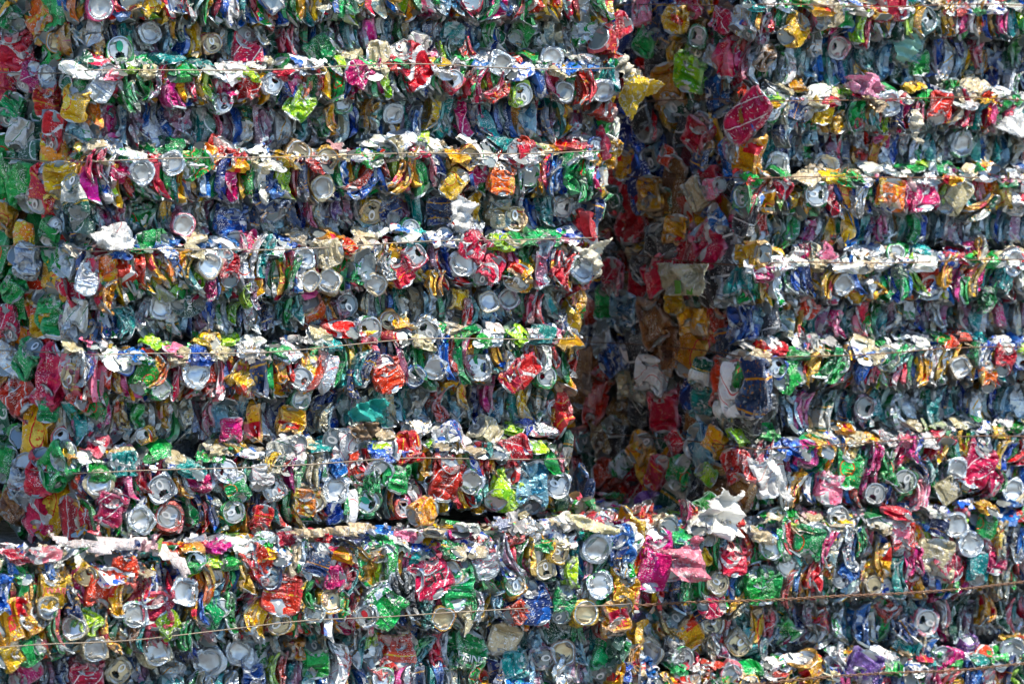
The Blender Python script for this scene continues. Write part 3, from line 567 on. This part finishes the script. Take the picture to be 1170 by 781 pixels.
# --- the packed cans around them
POOL_BELT = 'ssrrrrrrrgggggggyyyyyybbbnnmmmwwGGlotptdd'
POOL_REC = 'ddddddddddddddssssssnnnbbmGGGgtttyyr'  # mostly scuffed prints, with teal and dark green to colour the shadow hue
POOL_SIDE = 'rrrrrrrgggggyyyyyyGGGGoans'; POOL_GAP_SHADE = 'rrrrryyyaaaakkkGGGkknnnds'  # gap pool: darker can colours stand in for the gap's deep shade
POOL_LEDGE_GLARE = 'sswwwwwwccccprrgggyybtl'  # extra white and cream paint in the glare of sunlit ledges
def near_lm(b, face, px, py, k=.55):
    return any((px-x)**2+(py-y)**2 < (k*s)**2 for x, y, s in lmpos.get((b.key, face), ()))
def jit(s): return rng.normal(0, s)
for b in BALES:
    lean = {'A': .05, 'B': -.22, 'C': .05, 'D': -.1}[b.key]
    # front face: tight rows of cans seen edge on; the bound belts hold some turned or balled-up ones too
    wl = sorted(b.wires, key=lambda w: -w[0])
    spans = [(b.zt, wl[0][0]+wl[0][2], 'recess')]
    for q, w in enumerate(wl):
        spans.append((w[0]+.006, w[0]-w[1], 'belt')); spans.append((w[0]-w[1], (wl[q+1][0]+wl[q+1][2]) if q+1 < len(wl) else b.zb, 'recess'))
    for hi, lo, kindb in spans:
        hi, lo = min(hi, b.zt), max(lo, b.zb+(.004 if b in (A, B) else 0)); lo -= .014 if kindb == 'recess' else 0; h = hi-lo
        if h < .025: continue
        nr = max(1, round(h/.088)); hh = h/nr
        for rowi in range(nr):
            for lay in (0, 1):
                x = b.xl + rng.uniform(0,.02); bend = rng.uniform(-.12,.12); zc0 = lo + (rowi+.5)*hh; run, lean_, face_ = 0, lean, 1
                while x < xright(b, zc0)-.008:
                    if run <= 0: run = int(rng.integers(3, 9)); lean_ = lean + jit(.08 if kindb == 'recess' else .24); face_ = 1 if rng.random() < .75 else -1
                    run -= 1
                    zc = zc0 + wobble(b, x) + jit(.005); y = front_y(b, x, zc); p = np.array([x, y, zc])
                    px, py = project(p); hid = near_lm(b, 'F', px, py, .5)
                    sink = (-.013 if hid else rng.uniform(-.006,.004)) - lay*.018; n = NRM['F']
                    t = rng.random() if kindb == 'belt' and lay == 0 else 1.
                    wear = rng.uniform(.05,.45) if kindb == 'belt' else rng.uniform(.3,.8); col = rng.choice(list(POOL_BELT if kindb == 'belt' else POOL_REC))
                    if t < .04 and not hid:
                        I, vs_ = (LID, LIDV) if rng.random() < .6 else (BAS, BASV); v = int(rng.choice(vs_))
                        add(b, 'can', v, align(I[v][1], n+rng.normal(0,.16,3), rng.uniform(0,6.28)), p+np.array([0,0,jit(.015)]), rng.uniform(.85,1.), col, wear, 0, n, anchor=I[v][0], proud=sink+.002, lid=(int(rng.integers(0,4)), 's') if I is LID else None, base=True if I is BAS else None, endm=int(rng.choice([0,1,2,2])))
                        x += rng.uniform(.028,.04); continue
                    if t < .14 and not hid:
                        v = int(rng.choice(CHUNK)); add(b, 'can', v, align(np.array([1.,0,0]), n+rng.normal(0,.4,3), rng.uniform(0,6.28)), p+np.array([0,0,jit(.02)]), rng.uniform(.75,1.), col, wear, 0, n, proud=sink)
                        x += rng.uniform(.025,.035); continue
                    leaf = (t < .8 if kindb == 'belt' else rng.random() < .35); v = int(rng.choice(LEAF if leaf else EDGE)); ext = np.ptp(PVF[v][:,2])
                    xa = np.array([1., bend+jit(.10), lean_+jit(.05)])*face_; za = np.array([0, jit(.08)+(.2 if kindb == 'recess' else .06), 1.])*(1 if rng.random()<.5 else -1)
                    add(b, 'can', v, frame(xa, za), p, min(1.15, max(.6, (hh+.016)/ext))*rng.uniform(.92,1.05), col, wear, lay, n, proud=sink, endm=2)
                    x += rng.uniform(.011,.018) if leaf else rng.uniform(.018,.027)
    # ledges: torn sheets and flattened cans lying on the slope
    for zw_, drop, rise in b.wires:
        if zw_ > b.zt+.05 or zw_ < b.zb: continue
        x = b.xl + .01
        while x < xright(b, zw_)-.01:
            for rep in range(1):
                zz = zw_ + wobble(b, x) + rng.uniform(.0, .95)*rise; y = front_y(b, x, zz); nn = np.array([jit(.15), -.55+jit(.1), 1.]); nn /= np.linalg.norm(nn)
                col = rng.choice(list(POOL_LEDGE_GLARE)); p = np.array([x+jit(.01), y+.006, zz])
                if rng.random() < .2:
                    add(b, 'scrap', int(rng.integers(len(SCRAP))), frame(nn, np.array([jit(1),jit(.6),jit(.3)])+1e-3), p, rng.uniform(.8,1.2), col, rng.uniform(0,.2), 0, nn, proud=rng.uniform(-.002,.005))
                else:
                    add(b, 'can', int(rng.choice(FLAT)), frame(nn, np.array([jit(1),jit(.6),0])+1e-3), p, rng.uniform(.5,.8), col, rng.uniform(0,.3), 0, nn, proud=rng.uniform(-.004,.002), endm=2)
            x += rng.uniform(.016,.028)
    # left side: broad sides of the flattened cans, and the hidden right side
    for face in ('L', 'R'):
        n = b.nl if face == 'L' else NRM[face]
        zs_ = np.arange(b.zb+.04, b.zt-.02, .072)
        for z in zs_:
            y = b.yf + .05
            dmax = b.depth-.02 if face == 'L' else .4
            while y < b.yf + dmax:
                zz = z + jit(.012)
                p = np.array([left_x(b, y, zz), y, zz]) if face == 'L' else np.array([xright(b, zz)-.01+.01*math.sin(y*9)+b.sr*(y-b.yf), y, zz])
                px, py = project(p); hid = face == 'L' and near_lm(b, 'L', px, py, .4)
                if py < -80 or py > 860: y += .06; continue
                sink = -.022 if hid else rng.uniform(-.006,.004); t = rng.random(); col = rng.choice(list(POOL_GAP_SHADE if b is B else POOL_SIDE)); wear = rng.uniform(.6,1.) if b is B else rng.uniform(.1,.4)  # B's side: dark pool and heavier wear put shade into the colour
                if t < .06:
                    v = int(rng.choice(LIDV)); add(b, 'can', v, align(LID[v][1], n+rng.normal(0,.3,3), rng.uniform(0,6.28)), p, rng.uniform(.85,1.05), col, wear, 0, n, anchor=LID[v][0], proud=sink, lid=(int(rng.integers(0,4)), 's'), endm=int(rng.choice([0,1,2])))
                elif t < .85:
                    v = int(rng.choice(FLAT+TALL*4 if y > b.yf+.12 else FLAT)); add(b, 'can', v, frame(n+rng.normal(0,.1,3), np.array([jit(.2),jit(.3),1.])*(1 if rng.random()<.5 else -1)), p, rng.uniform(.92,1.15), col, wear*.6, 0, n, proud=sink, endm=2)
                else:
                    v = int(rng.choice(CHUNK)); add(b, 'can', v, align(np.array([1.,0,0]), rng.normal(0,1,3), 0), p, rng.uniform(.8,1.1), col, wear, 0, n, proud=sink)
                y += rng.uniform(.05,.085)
    # top of the low bales
    if b in (Cb, Db):
        x = b.xl+.02
        while x < b.xr-.02:
            for y0 in ((.03,.075,.12,.17) if not (xright(A, A.zb)-.08 < x < B.xl+.08) else np.arange(.03,.95,.05)):
                y = b.yf + y0 + jit(.012)
                nn = np.array([jit(.2), -.3*(y0 < .05)+jit(.15), 1.]); nn /= np.linalg.norm(nn); p = np.array([x+jit(.012), y, b.zt-(.004 if y0 < .06 else .014)])
                col = rng.choice(list('wwwcscrgylpbmns'))
                if rng.random() < .55: add(b, 'scrap', int(rng.integers(len(SCRAP))), frame(nn, np.array([jit(1),jit(1),jit(.2)])+1e-3), p, rng.uniform(.8,1.3), col, rng.uniform(0,.3), 0, nn, proud=rng.uniform(0,.015))
                else: add(b, 'can', int(rng.choice(FLAT)), frame(nn, np.array([jit(1),jit(1),0])+1e-3), p, rng.uniform(.6,.9), col, rng.uniform(0,.3), 0, nn, proud=rng.uniform(-.005,.006))
            x += rng.uniform(.04,.06)

# ------------------------------------------------------------------ build
MAXP = 300
def link(o, parent=None):
    COL.objects.link(o)
    if parent: o.parent = parent
    return o
def set_mat(o, m, i=0):
    s = o.material_slots[i]; s.link = 'OBJECT'; s.material = m
def lettering(rec, text, ink):
    v = rec['var']; P = PV[v]; nrm = grid_normals(P)
    if ((nrm*(P-P.mean((0,1)))).sum(-1)).mean() < 0: nrm = -nrm
    wn_ = nrm@rec['R'].T
    fac = wn_@((CAM-rec['p'])/np.linalg.norm(CAM-rec['p']))*.6 + wn_@rec['n']*.4
    dep = ((P@rec['R'].T)@rec['n']); fac = fac + (dep-dep.max())*14
    best, bi = -9, (0,12)
    for i in range(NU):
        for j in range(8, NV-7):
            s = np.mean([fac[(i+a)%NU, j+b_] for a in range(-4,5) for b_ in range(-3,4)])
            if s > best: best, bi = s, (i, j)
    cu = bpy.data.curves.new('letters', 'FONT'); cu.body = text; cu.size = 1; cu.align_x = 'CENTER'; cu.align_y = 'CENTER'; cu.offset = .012
    to = bpy.data.objects.new('letters', cu); COL.objects.link(to)
    dg = bpy.context.evaluated_depsgraph_get(); me = bpy.data.meshes.new_from_object(to.evaluated_get(dg)); bpy.data.objects.remove(to)
    bm = bmesh.new(); bm.from_mesh(me)
    xs = [q.co.x for q in bm.verts]; wtext = max(xs)-min(xs)
    hgt = min(.030, .062/wtext)
    for q in bm.verts: q.co *= hgt
    for ax, lim in ((0, .05), (1, .03)):
        c = -lim
        while c < lim:
            co = [0,0,0]; co[ax] = c; no = [0,0,0]; no[ax] = 1
            bmesh.ops.bisect_plane(bm, geom=bm.verts[:]+bm.edges[:]+bm.faces[:], plane_co=co, plane_no=no); c += .0028
    Lc = SP[v][0]*.001*1.12
    u0, v0 = bi[0]/NU, ARC[bi[1]]
    def ev(A_, u, vv):
        fu = (u % 1)*NU; i = int(fu) % NU; tu = fu-int(fu); fj = float(np.interp(vv, ARC, np.arange(NV))); j = min(int(fj), NV-2); tv = fj-j
        return (A_[i,j]*(1-tu)+A_[(i+1)%NU,j]*tu)*(1-tv) + (A_[i,j+1]*(1-tu)+A_[(i+1)%NU,j+1]*tu)*tv
    for q in bm.verts:
        if rec.get('axial'): u = u0 + q.co.y/.207; vv = v0 + q.co.x/Lc
        else: u = u0 + q.co.x/.207; vv = v0 - q.co.y/Lc
        q.co = Vector(ev(P, u, min(.97, max(.03, vv))) + ev(nrm, u, min(.97, max(.03, vv)))*.0011)
    out = bpy.data.meshes.new('lettering'); bm.to_mesh(out); bm.free(); out.materials.append(INKM[ink])
    return out
def lowres(rec):
    if rec['kind'] == 'scrap':
        Vs, Fs, UVs = SCRAP[rec['var']]; return Vs, Fs, UVs, [0]*len(Fs)
    ii = np.arange(0, NU, 2); jj = LJ; G = PV[rec['var']][np.ix_(ii, jj)]
    return G.reshape(-1,3), LF, LUV, LMI
LJ = [0,2,4,6,8,10,12,14,16,18,20,22,23]; LU, LV = NU//2, len(LJ)
LF = [(i*LV+j, i*LV+j+1, ((i+1)%LU)*LV+j+1, ((i+1)%LU)*LV+j) for i in range(LU) for j in range(LV-1)] + [tuple(i*LV for i in range(LU)), tuple(i*LV+LV-1 for i in range(LU))[::-1]]
LUV = []
for i in range(LU):
    for j in range(LV-1): LUV += [i/LU, ARC[LJ[j]], i/LU, ARC[LJ[j+1]], (i+1)/LU, ARC[LJ[j+1]], (i+1)/LU, ARC[LJ[j]]]
LUV += [.5,.5]*(2*LU); LUV = np.array(LUV); LMI = [0]*(LU*(LV-1)) + [1,1]
for b in BALES:
    root = bpy.data.objects.new('can_bale', None); root.location = ((b.xl+b.xr)/2, b.yf+b.depth/2, b.zb); link(root)
    root['label'] = b.label; root['category'] = 'bale'; root['group'] = 'stacked bales of crushed cans'
    root.empty_display_size = .2; b.root = root
    O = np.array(root.location)
    # core
    bm = bmesh.new(); nx, nz, ny = 26, 26, 20
    def quadgrid(fn, na, nb):
        vs = [[bm.verts.new(fn(i/na, j/nb)) for j in range(nb+1)] for i in range(na+1)]
        for i in range(na):
            for j in range(nb): bm.faces.new((vs[i][j], vs[i+1][j], vs[i+1][j+1], vs[i][j+1]))
    ins = .045
    zz = lambda t: b.zb+.004 + (b.zt-b.zb-.03)*t
    def fp(s, t): z = zz(t); xr_ = xright(b, z)-ins; x = b.xl+ins + (xr_-b.xl-ins)*s; return tuple(np.array([x, b.yf+b.prot+ins+.008*math.sin(x*31+z*27), z])-O)
    def lp(s, t): z = zz(t); return tuple(np.array([b.xl+ins-b.sl*(b.depth-.15)*s, b.yf+b.prot+ins+(b.depth-.15)*s, z])-O)
    def rp(s, t): z = zz(t); return tuple(np.array([xright(b,z)-ins+b.sr*(b.depth-.15)*s, b.yf+b.prot+ins+(b.depth-.15)*s, z])-O)
    def bp_(s, t): z = zz(t); xr_ = xright(b, z)-ins; q_ = b.xl+ins-b.sl*(b.depth-.15); xr_ += b.sr*(b.depth-.15); return tuple(np.array([q_+(xr_-q_)*s, b.yf+b.prot+ins+b.depth-.15, z])-O)
    def tp(s, t): z = zz(1.); xr_ = xright(b, z)-ins; q_ = b.xl+ins-b.sl*(b.depth-.15)*t; xr_ += b.sr*(b.depth-.15)*t; return tuple(np.array([q_+(xr_-q_)*s, b.yf+b.prot+ins+(b.depth-.15)*t, z])-O)
    for fn in (fp, lp, rp, bp_, tp): quadgrid(fn, nx, nz)
    bmesh.ops.remove_doubles(bm, verts=bm.verts, dist=.0005); bmesh.ops.recalc_face_normals(bm, faces=bm.faces)
    me = bpy.data.meshes.new('packed_core'); bm.to_mesh(me); bm.free(); me.materials.append(COREM)
    co = link(bpy.data.objects.new('packed_core', me), root); co['kind'] = 'stuff'
    # rank what shows
    for r in b.recs:
        c = r['p']; px, py = project(c); vis = -10 < px < IW+10 and -10 < py < IH+10
        ext = PVF[r['var']] if r['kind'] == 'can' else SCF[r['var']]
        q = ext@r['R'].T*r['s']; area = np.ptp(q@rgt)*np.ptp(q@upv)
        front = abs(r['n'][1]) > .5 or r['n'][2] > .5 or r['n'][0] < -.5
        if b is B and r['n'][0] < -.5 and px < edgeA_px(py)-5: vis = False
        if b in (Cb, Db) and r['n'][2] > .5 and r['p'][1] > .08: vis = vis and A.xr-.1 < r['p'][0] < B.xl
        if r['n'][0] > .5: vis = False
        r['score'] = (1e3 if r['lm'] else 0) + area*1e3 + (5 if (r['lid'] or r['base']) else 0) if vis and front else -1
    b.recs.sort(key=lambda r: -r['score'])
    npart = 0; rest = []
    cnt = {'can': 0, 'scrap': 0}
    for r in b.recs:
        if r['score'] < 0 or cnt[r['kind']] >= (MAXP if r['kind'] == 'can' else 120): rest.append(r); continue
        cnt[r['kind']] += 1
        me = WALL[r['var']] if r['kind'] == 'can' else SCRAPM[r['var']]
        o = link(bpy.data.objects.new('can' if r['kind'] == 'can' else 'torn_sheet', me), root)
        M = Matrix(np.block([[r['R']*r['s'], (r['p']-O)[:,None]], [np.zeros((1,3)), np.ones((1,1))]]).tolist())
        o.matrix_local = M; o.color = (1,1,1,r['wear']); set_mat(o, ALLM[r['mat']])
        if r['kind'] == 'scrap': continue
        kind, tabc = r['lid'] if r['lid'] else (int(rng.integers(0,4)), 's')
        if tabc not in TABM: tabc = 's'
        for nm, em in (('lid', lid_mesh(r['var'], kind, tabc)), ('base', base_mesh(r['var']))):
            e = link(bpy.data.objects.new(nm, em), o); e.color = (1,1,1,r['wear']*.8)
            if r['endm']: set_mat(e, ENDM[r['endm']])
        if r['text']:
            t = r['text'].split(':'); ink = t[1] if len(t) > 1 else 'w'
            if r['lid'] is None: link(bpy.data.objects.new('lettering', lettering(r, t[0], ink)), o)
    # the rest, joined
    V, F, UV, MI, RD, WR, base = [], [], [], [], [], [], 0
    for r in rest:
        vs, fs, uv, mi = lowres(r)
        V.append(vs@r['R'].T*r['s'] + r['p'] - O)
        F += [tuple(x+base for x in f) for f in fs]; base += len(vs); UV.append(uv)
        MI += [r['mat'] if q == 0 else len(ALLMM) for q in mi]; RD += [r['u']]*len(fs); WR += [r['wear']]*len(fs)
    me = bpy.data.meshes.new('packed_cans'); me.from_pydata(np.concatenate(V).tolist(), [], F)
    me.uv_layers.new(name='UVMap').data.foreach_set('uv', np.concatenate(UV))
    for m in ALLMM + [ENDMM]: me.materials.append(m)
    me.polygons.foreach_set('material_index', MI)
    for nm, val in (('rnd', RD), ('wear', WR)): me.attributes.new(nm, 'FLOAT', 'FACE').data.foreach_set('value', val)
    shade(me)
    o = link(bpy.data.objects.new('packed_cans', me), root); o['kind'] = 'stuff'
    print(b.key, 'parts', cnt, 'joined', len(rest), 'faces', len(F))

# ------------------------------------------------------------------ wires
def tube(pts, rad, closed=False, seg=6):
    pts = [np.asarray(p, float) for p in pts]; n = len(pts); V, F = [], []
    for i, p in enumerate(pts):
        t = pts[(i+1) % n] - pts[i-1] if closed else pts[min(i+1,n-1)]-pts[max(i-1,0)]
        t /= np.linalg.norm(t)+1e-9; a = np.cross(t, [0,0,1.]); a /= np.linalg.norm(a)+1e-9; c = np.cross(t, a)
        for s in range(seg): w = 2*np.pi*s/seg; V.append(p + (a*math.cos(w)+c*math.sin(w))*rad)
    for i in range(n if closed else n-1):
        j = (i+1) % n
        for s in range(seg): F.append((i*seg+s, i*seg+(s+1)%seg, j*seg+(s+1)%seg, j*seg+s))
    return V, F
def wire_loop(b, zw_, k):
    pts = []; off = .0035
    ph = k*1.7+ord(b.key); tilt = {('A',5): -.02, ('A',4): .0}.get((b.key,k), rng.uniform(-.006,.006))
    xr_ = xright(b, zw_); sy = b.yf + b.depth - .06
    def dz(x): return wobble(b, x)*.6 + .003*math.sin(x*7+ph) + tilt*(x-b.xl)
    ys = np.linspace(sy, b.yf+.05, 36)
    for y in ys: z = zw_+dz(b.xl)+.006*math.sin(y*6+ph); pts.append((left_x(b, y, z)-off*.6, y, z))
    for x in np.linspace(b.xl+.015, xr_-.015, 90):
        z = zw_+dz(x); pts.append((x, front_y(b, x, zw_+wobble(b,x)-.006)-off-.003*math.sin(x*23+ph), z))
    for y in ys[::-1]: z = zw_+dz(xr_); pts.append((xr_+off*.4+b.sr*(y-b.yf), y, z))
    return pts
for b in BALES:
    O = np.array(b.root.location)
    for k_, zw_ in enumerate(b.wirez):
        if zw_ > b.zt or zw_ < .03: continue
        pts = [np.array(p)-O for p in wire_loop(b, zw_, k_)]
        if b is Db:                                      # two strands twisted together
            V, F = [], []
            s_ = np.concatenate([[0], np.cumsum([np.linalg.norm(pts[i+1]-pts[i]) for i in range(len(pts)-1)])])
            tt = np.linspace(0, s_[-1], 900); c = np.stack([np.interp(tt, s_, [p[q] for p in pts]) for q in range(3)], 1)
            for ph in (0, math.pi):
                cc = c + np.stack([np.zeros_like(tt), np.cos(tt*150+ph)*.0021, np.sin(tt*150+ph)*.0021], 1)
                v_, f_ = tube(cc, .0014, True, 5); F += [tuple(x+len(V) for x in f) for f in f_]; V += v_
        else:
            V, F = tube(pts, .0013, True)
        me = bpy.data.meshes.new('binding_wire'); me.from_pydata([tuple(p) for p in V], [], F); me.materials.append(WIRE2 if b in (B, Db) else WIRE1); shade(me, 1.2)
        link(bpy.data.objects.new('binding_wire', me), b.root)

# ------------------------------------------------------------------ loose torn pieces
def scrap_thing(name, label, cat, poly, b, face, mat, lift=.03, crump=.012, curl=0., seed=0, thick=.0008, nrm=None):
    """outline traced in the photograph, laid on the face it hangs from, crumpled"""
    rg = np.random.default_rng(seed)
    cx, cy = np.mean([p[0] for p in poly]), np.mean([p[1] for p in poly])
    c0 = surf(b, face, cx, cy); n = NRM[face] if nrm is None else np.asarray(nrm)/np.linalg.norm(nrm)
    c0 = c0 + n*lift
    def at(px, py):
        d = ray(px, py); return CAM + d*(((c0-CAM)@n)/(d@n))
    def inside(x, y):
        r = False; j = len(poly)-1
        for i in range(len(poly)):
            xi, yi = poly[i]; xj, yj = poly[j]
            if (yi > y) != (yj > y) and x < (xj-xi)*(y-yi)/(yj-yi)+xi: r = not r
            j = i
        return r
    x0, x1 = min(p[0] for p in poly), max(p[0] for p in poly); y0, y1 = min(p[1] for p in poly), max(p[1] for p in poly)
    st = max(1.4, (x1-x0)/36); nx_, ny_ = int((x1-x0)/st)+2, int((y1-y0)/st)+2
    bm = bmesh.new(); g = {}
    ang = rg.uniform(0, 3.14, 6); wl_ = rg.uniform(.22, .9, 6)*max(16, .5*(x1-x0+y1-y0)/2); ph = rg.uniform(0, 2, 6); aa = np.array([1,.9,.8,.7,.5,.5])
    def hgt(x, y):                                       # straight creases between flat facets
        h = 0.
        for a, w_, p_, q_ in zip(ang, wl_, ph, aa):
            t_ = ((x*math.cos(a)+y*math.sin(a))/w_+p_) % 2.; h += q_*(abs(t_-1)-.5)
        return h*crump*1.25 + curl*((y-cy)/max(1,(y1-y0)))*(y1-y0)*PXM
    for i in range(nx_):
        for j in range(ny_):
            X, Y = x0+(i+.5)*st, y0+(j+.5)*st
            if not inside(X, Y): continue
            f = []
            for q in ((i,j),(i,j+1),(i+1,j+1),(i+1,j)):
                if q not in g:
                    a_, b_ = x0+q[0]*st, y0+q[1]*st
                    g[q] = bm.verts.new(at(a_+rg.normal(0,.25), b_+rg.normal(0,.25)) + n*hgt(a_, b_) - c0)
                f.append(g[q])
            bm.faces.new(f)
    bmesh.ops.recalc_face_normals(bm, faces=bm.faces)
    me = bpy.data.meshes.new(name); bm.to_mesh(me); bm.free(); me.materials.append(mat); shade(me, math.radians(30))
    o = bpy.data.objects.new(name, me); o.location = c0; COL.objects.link(o)
    sm = o.modifiers.new('thickness', 'SOLIDIFY'); sm.thickness = thick
    o['label'] = label; o['category'] = cat
    return o
YEL = foil_mat('torn_yellow', (.68,.46,.02), .3, .35); CRM = foil_mat('torn_cream', (.74,.68,.52), .1, .5); WHT = foil_mat('torn_white', (.80,.79,.76), .05, .5)
PNK = foil_mat('torn_pink', (.74,.22,.30), .45, .36); TEA = flat_mat('film_teal', (.02,.30,.26), .1, .35); MAG = foil_mat('torn_magenta', (.70,.16,.28), .2, .4)
PGR = flat_mat('film_pale_green', (.20,.42,.36), .1, .45); CAR = foil_mat('carton_cream', (.50,.48,.32), .0, .6); GIN = flat_mat('carton_green', (.10,.30,.03), 0, .6)
BRN = flat_mat('fibre_brown', (.22,.15,.09), 0, .8); TAN = foil_mat('torn_tan', (.62,.48,.30), .2, .5)
scrap_thing('torn_can', 'torn yellow can flap sticking out from the upper right edge of the left bale', 'scrap', [(718,82),(732,88),(757,96),(752,106),(738,112),(727,124),(724,138),(717,128),(708,108),(712,92)], A, 'F', YEL, .05, .014, -.3, 1)
scrap_thing('torn_label', 'cream twist of torn foil hanging above the yellow can flap', 'scrap', [(708,66),(716,62),(720,74),(734,82),(736,92),(722,98),(712,92),(706,78)], A, 'F', CRM, .045, .012, 0, 2)
scrap_thing('paper_scrap', 'white paper scrap hanging in a dark recess of the left bale', 'scrap', [(517,228),(523,222),(530,226),(548,234),(540,238),(539,252),(533,264),(524,266),(517,258),(514,242)], A, 'F', WHT, .035, .008, 0, 3)
scrap_thing('plastic_film', 'teal plastic film poking from the lower recess of the left bale', 'film', [(399,474),(404,462),(420,458),(436,454),(444,460),(438,470),(436,478),(440,484),(424,480),(404,482)], A, 'F', TEA, .035, .012, 0, 47)
scrap_thing('fibre_clump', 'brown fibrous clump tucked under the teal plastic film', 'clump', [(400,488),(416,482),(430,482),(434,490),(428,500),(410,506),(400,498)], A, 'F', BRN, .03, .012, 0, 5)
scrap_thing('crumpled_film', 'crumpled whitish film standing on the lower right bale beside the dark gap', 'film', [(810,572),(818,566),(822,556),(832,562),(838,568),(850,560),(846,572),(840,582),(846,598),(838,612),(826,606),(820,616),(808,608),(804,592)], Db, 'F', flat_mat('film_white', (.80,.79,.74), .0, .4, True, .4), .035, .034, .35, 63)
scrap_thing('torn_foil', 'pink torn foil flap below the crumpled white foil', 'foil', [(746,622),(762,628),(784,626),(796,612),(806,614),(802,640),(806,660),(790,664),(772,662),(764,650),(772,636),(756,632)], Db, 'F', PNK, .03, .014, .5, 71)
scrap_thing('torn_can', 'bright pink torn can piece jutting from the upper right bale', 'scrap', [(968,96),(976,88),(990,84),(1001,83),(1009,94),(1004,106),(996,113),(984,108),(974,106)], B, 'F', foil_mat('torn_bright_pink', (.80,.30,.46), .25, .36), .04, .026, .45, 84)
scrap_thing('plastic_film', 'pale green film spread over the top of the upper right bale', 'film', [(1026,34),(1040,26),(1054,36),(1056,56),(1046,62),(1036,72),(1024,66),(1022,48)], B, 'F', PGR, .03, .01, 0, 9)
scrap_thing('torn_foil', 'jagged white foil scrap at the right edge of the frame', 'foil', [(1142,146),(1152,134),(1172,128),(1184,140),(1180,156),(1160,158),(1150,152)], B, 'F', WHT, .05, .014, .5, 10)
scrap_thing('torn_foil', 'narrow white foil strip hanging below a wire of the upper right bale', 'foil', [(1042,126),(1052,124),(1054,140),(1050,152),(1054,166),(1044,162),(1040,146)], B, 'F', CRM, .035, .01, 0, 11)
scrap_thing('torn_foil', 'long pale pink foil sheet lying along the top of the lower left bale', 'foil', [(56,606),(70,614),(96,620),(126,613),(150,612),(176,617),(194,624),(204,640),(200,658),(190,640),(168,628),(140,626),(112,630),(86,627),(68,620)], Cb, 'F', foil_mat('foil_pale_pink', (.78,.66,.63), .2, .4), .02, .018, .9, 12)
scrap_thing('torn_foil', 'silvery tan foil strip along the middle top of the lower left bale', 'foil', [(330,608),(344,602),(372,604),(402,599),(424,598),(428,603),(412,608),(396,612),(372,610),(346,613)], Cb, 'F', TAN, .02, .016, .9, 13)
scrap_thing('torn_can', 'pale yellow torn can flap on the right end of the lower left bale', 'scrap', [(650,588),(664,588),(684,596),(704,604),(700,610),(680,608),(660,602)], Cb, 'F', foil_mat('torn_pale_yellow', (.74,.66,.36), .2, .45), .03, .01, .9, 14)
cart = scrap_thing('flattened_carton', 'cream flattened carton with green marks on the shaded side of the right bale', 'carton', [(752,300),(806,302),(806,318),(800,338),(766,338),(752,328)], B, 'L', CAR, .034, .010, 0, 15)
for poly in ([(771,320),(778,320),(778,336),(771,336)], [(784,324),(790,324),(791,337),(784,337)]):
    o = scrap_thing('printed_mark', '', '', poly, B, 'L', GIN, .045, .001, 0, 16)
    o.parent = cart; o.location = Vector(o.location) - Vector(cart.location)
    del o['label']; del o['category']
scrap_thing('torn_can', 'cream claw of torn can projecting from the right edge of the left bale', 'scrap', [(654,282),(672,284),(684,276),(697,271),(690,284),(686,300),(688,316),(680,322),(676,300),(664,292)], A, 'F', CRM, .03, .012, -.2, 17)
scrap_thing('torn_foil', 'bright white foil patch on the third ledge of the left bale', 'foil', [(104,268),(120,264),(140,268),(156,274),(150,284),(126,286),(110,280)], A, 'F', WHT, .03, .012, .6, 18)
scrap_thing('torn_foil', 'long white foil strip leaning on the lower front of the upper right bale', 'foil', [(876,526),(884,520),(894,544),(906,570),(900,574),(888,556)], B, 'F', WHT, .03, .008, 0, 19)

# ------------------------------------------------------------------ ground
bm = bmesh.new(); bmesh.ops.create_grid(bm, x_segments=2, y_segments=2, size=60)
me = bpy.data.meshes.new('ground'); bm.to_mesh(me); bm.free()
k = NT('concrete'); tc = k.n('TexCoord'); n1 = k.noise(tc.outputs['Object'], 3, 6, .6)
k.put(k.b.inputs['Base Color'], k.mix(n1, (.10,.10,.10), (.18,.175,.165))); k.b.inputs['Roughness'].default_value = .85; me.materials.append(k.m)
g = bpy.data.objects.new('ground', me); COL.objects.link(g); g['kind'] = 'structure'; g['label'] = 'pale concrete yard'
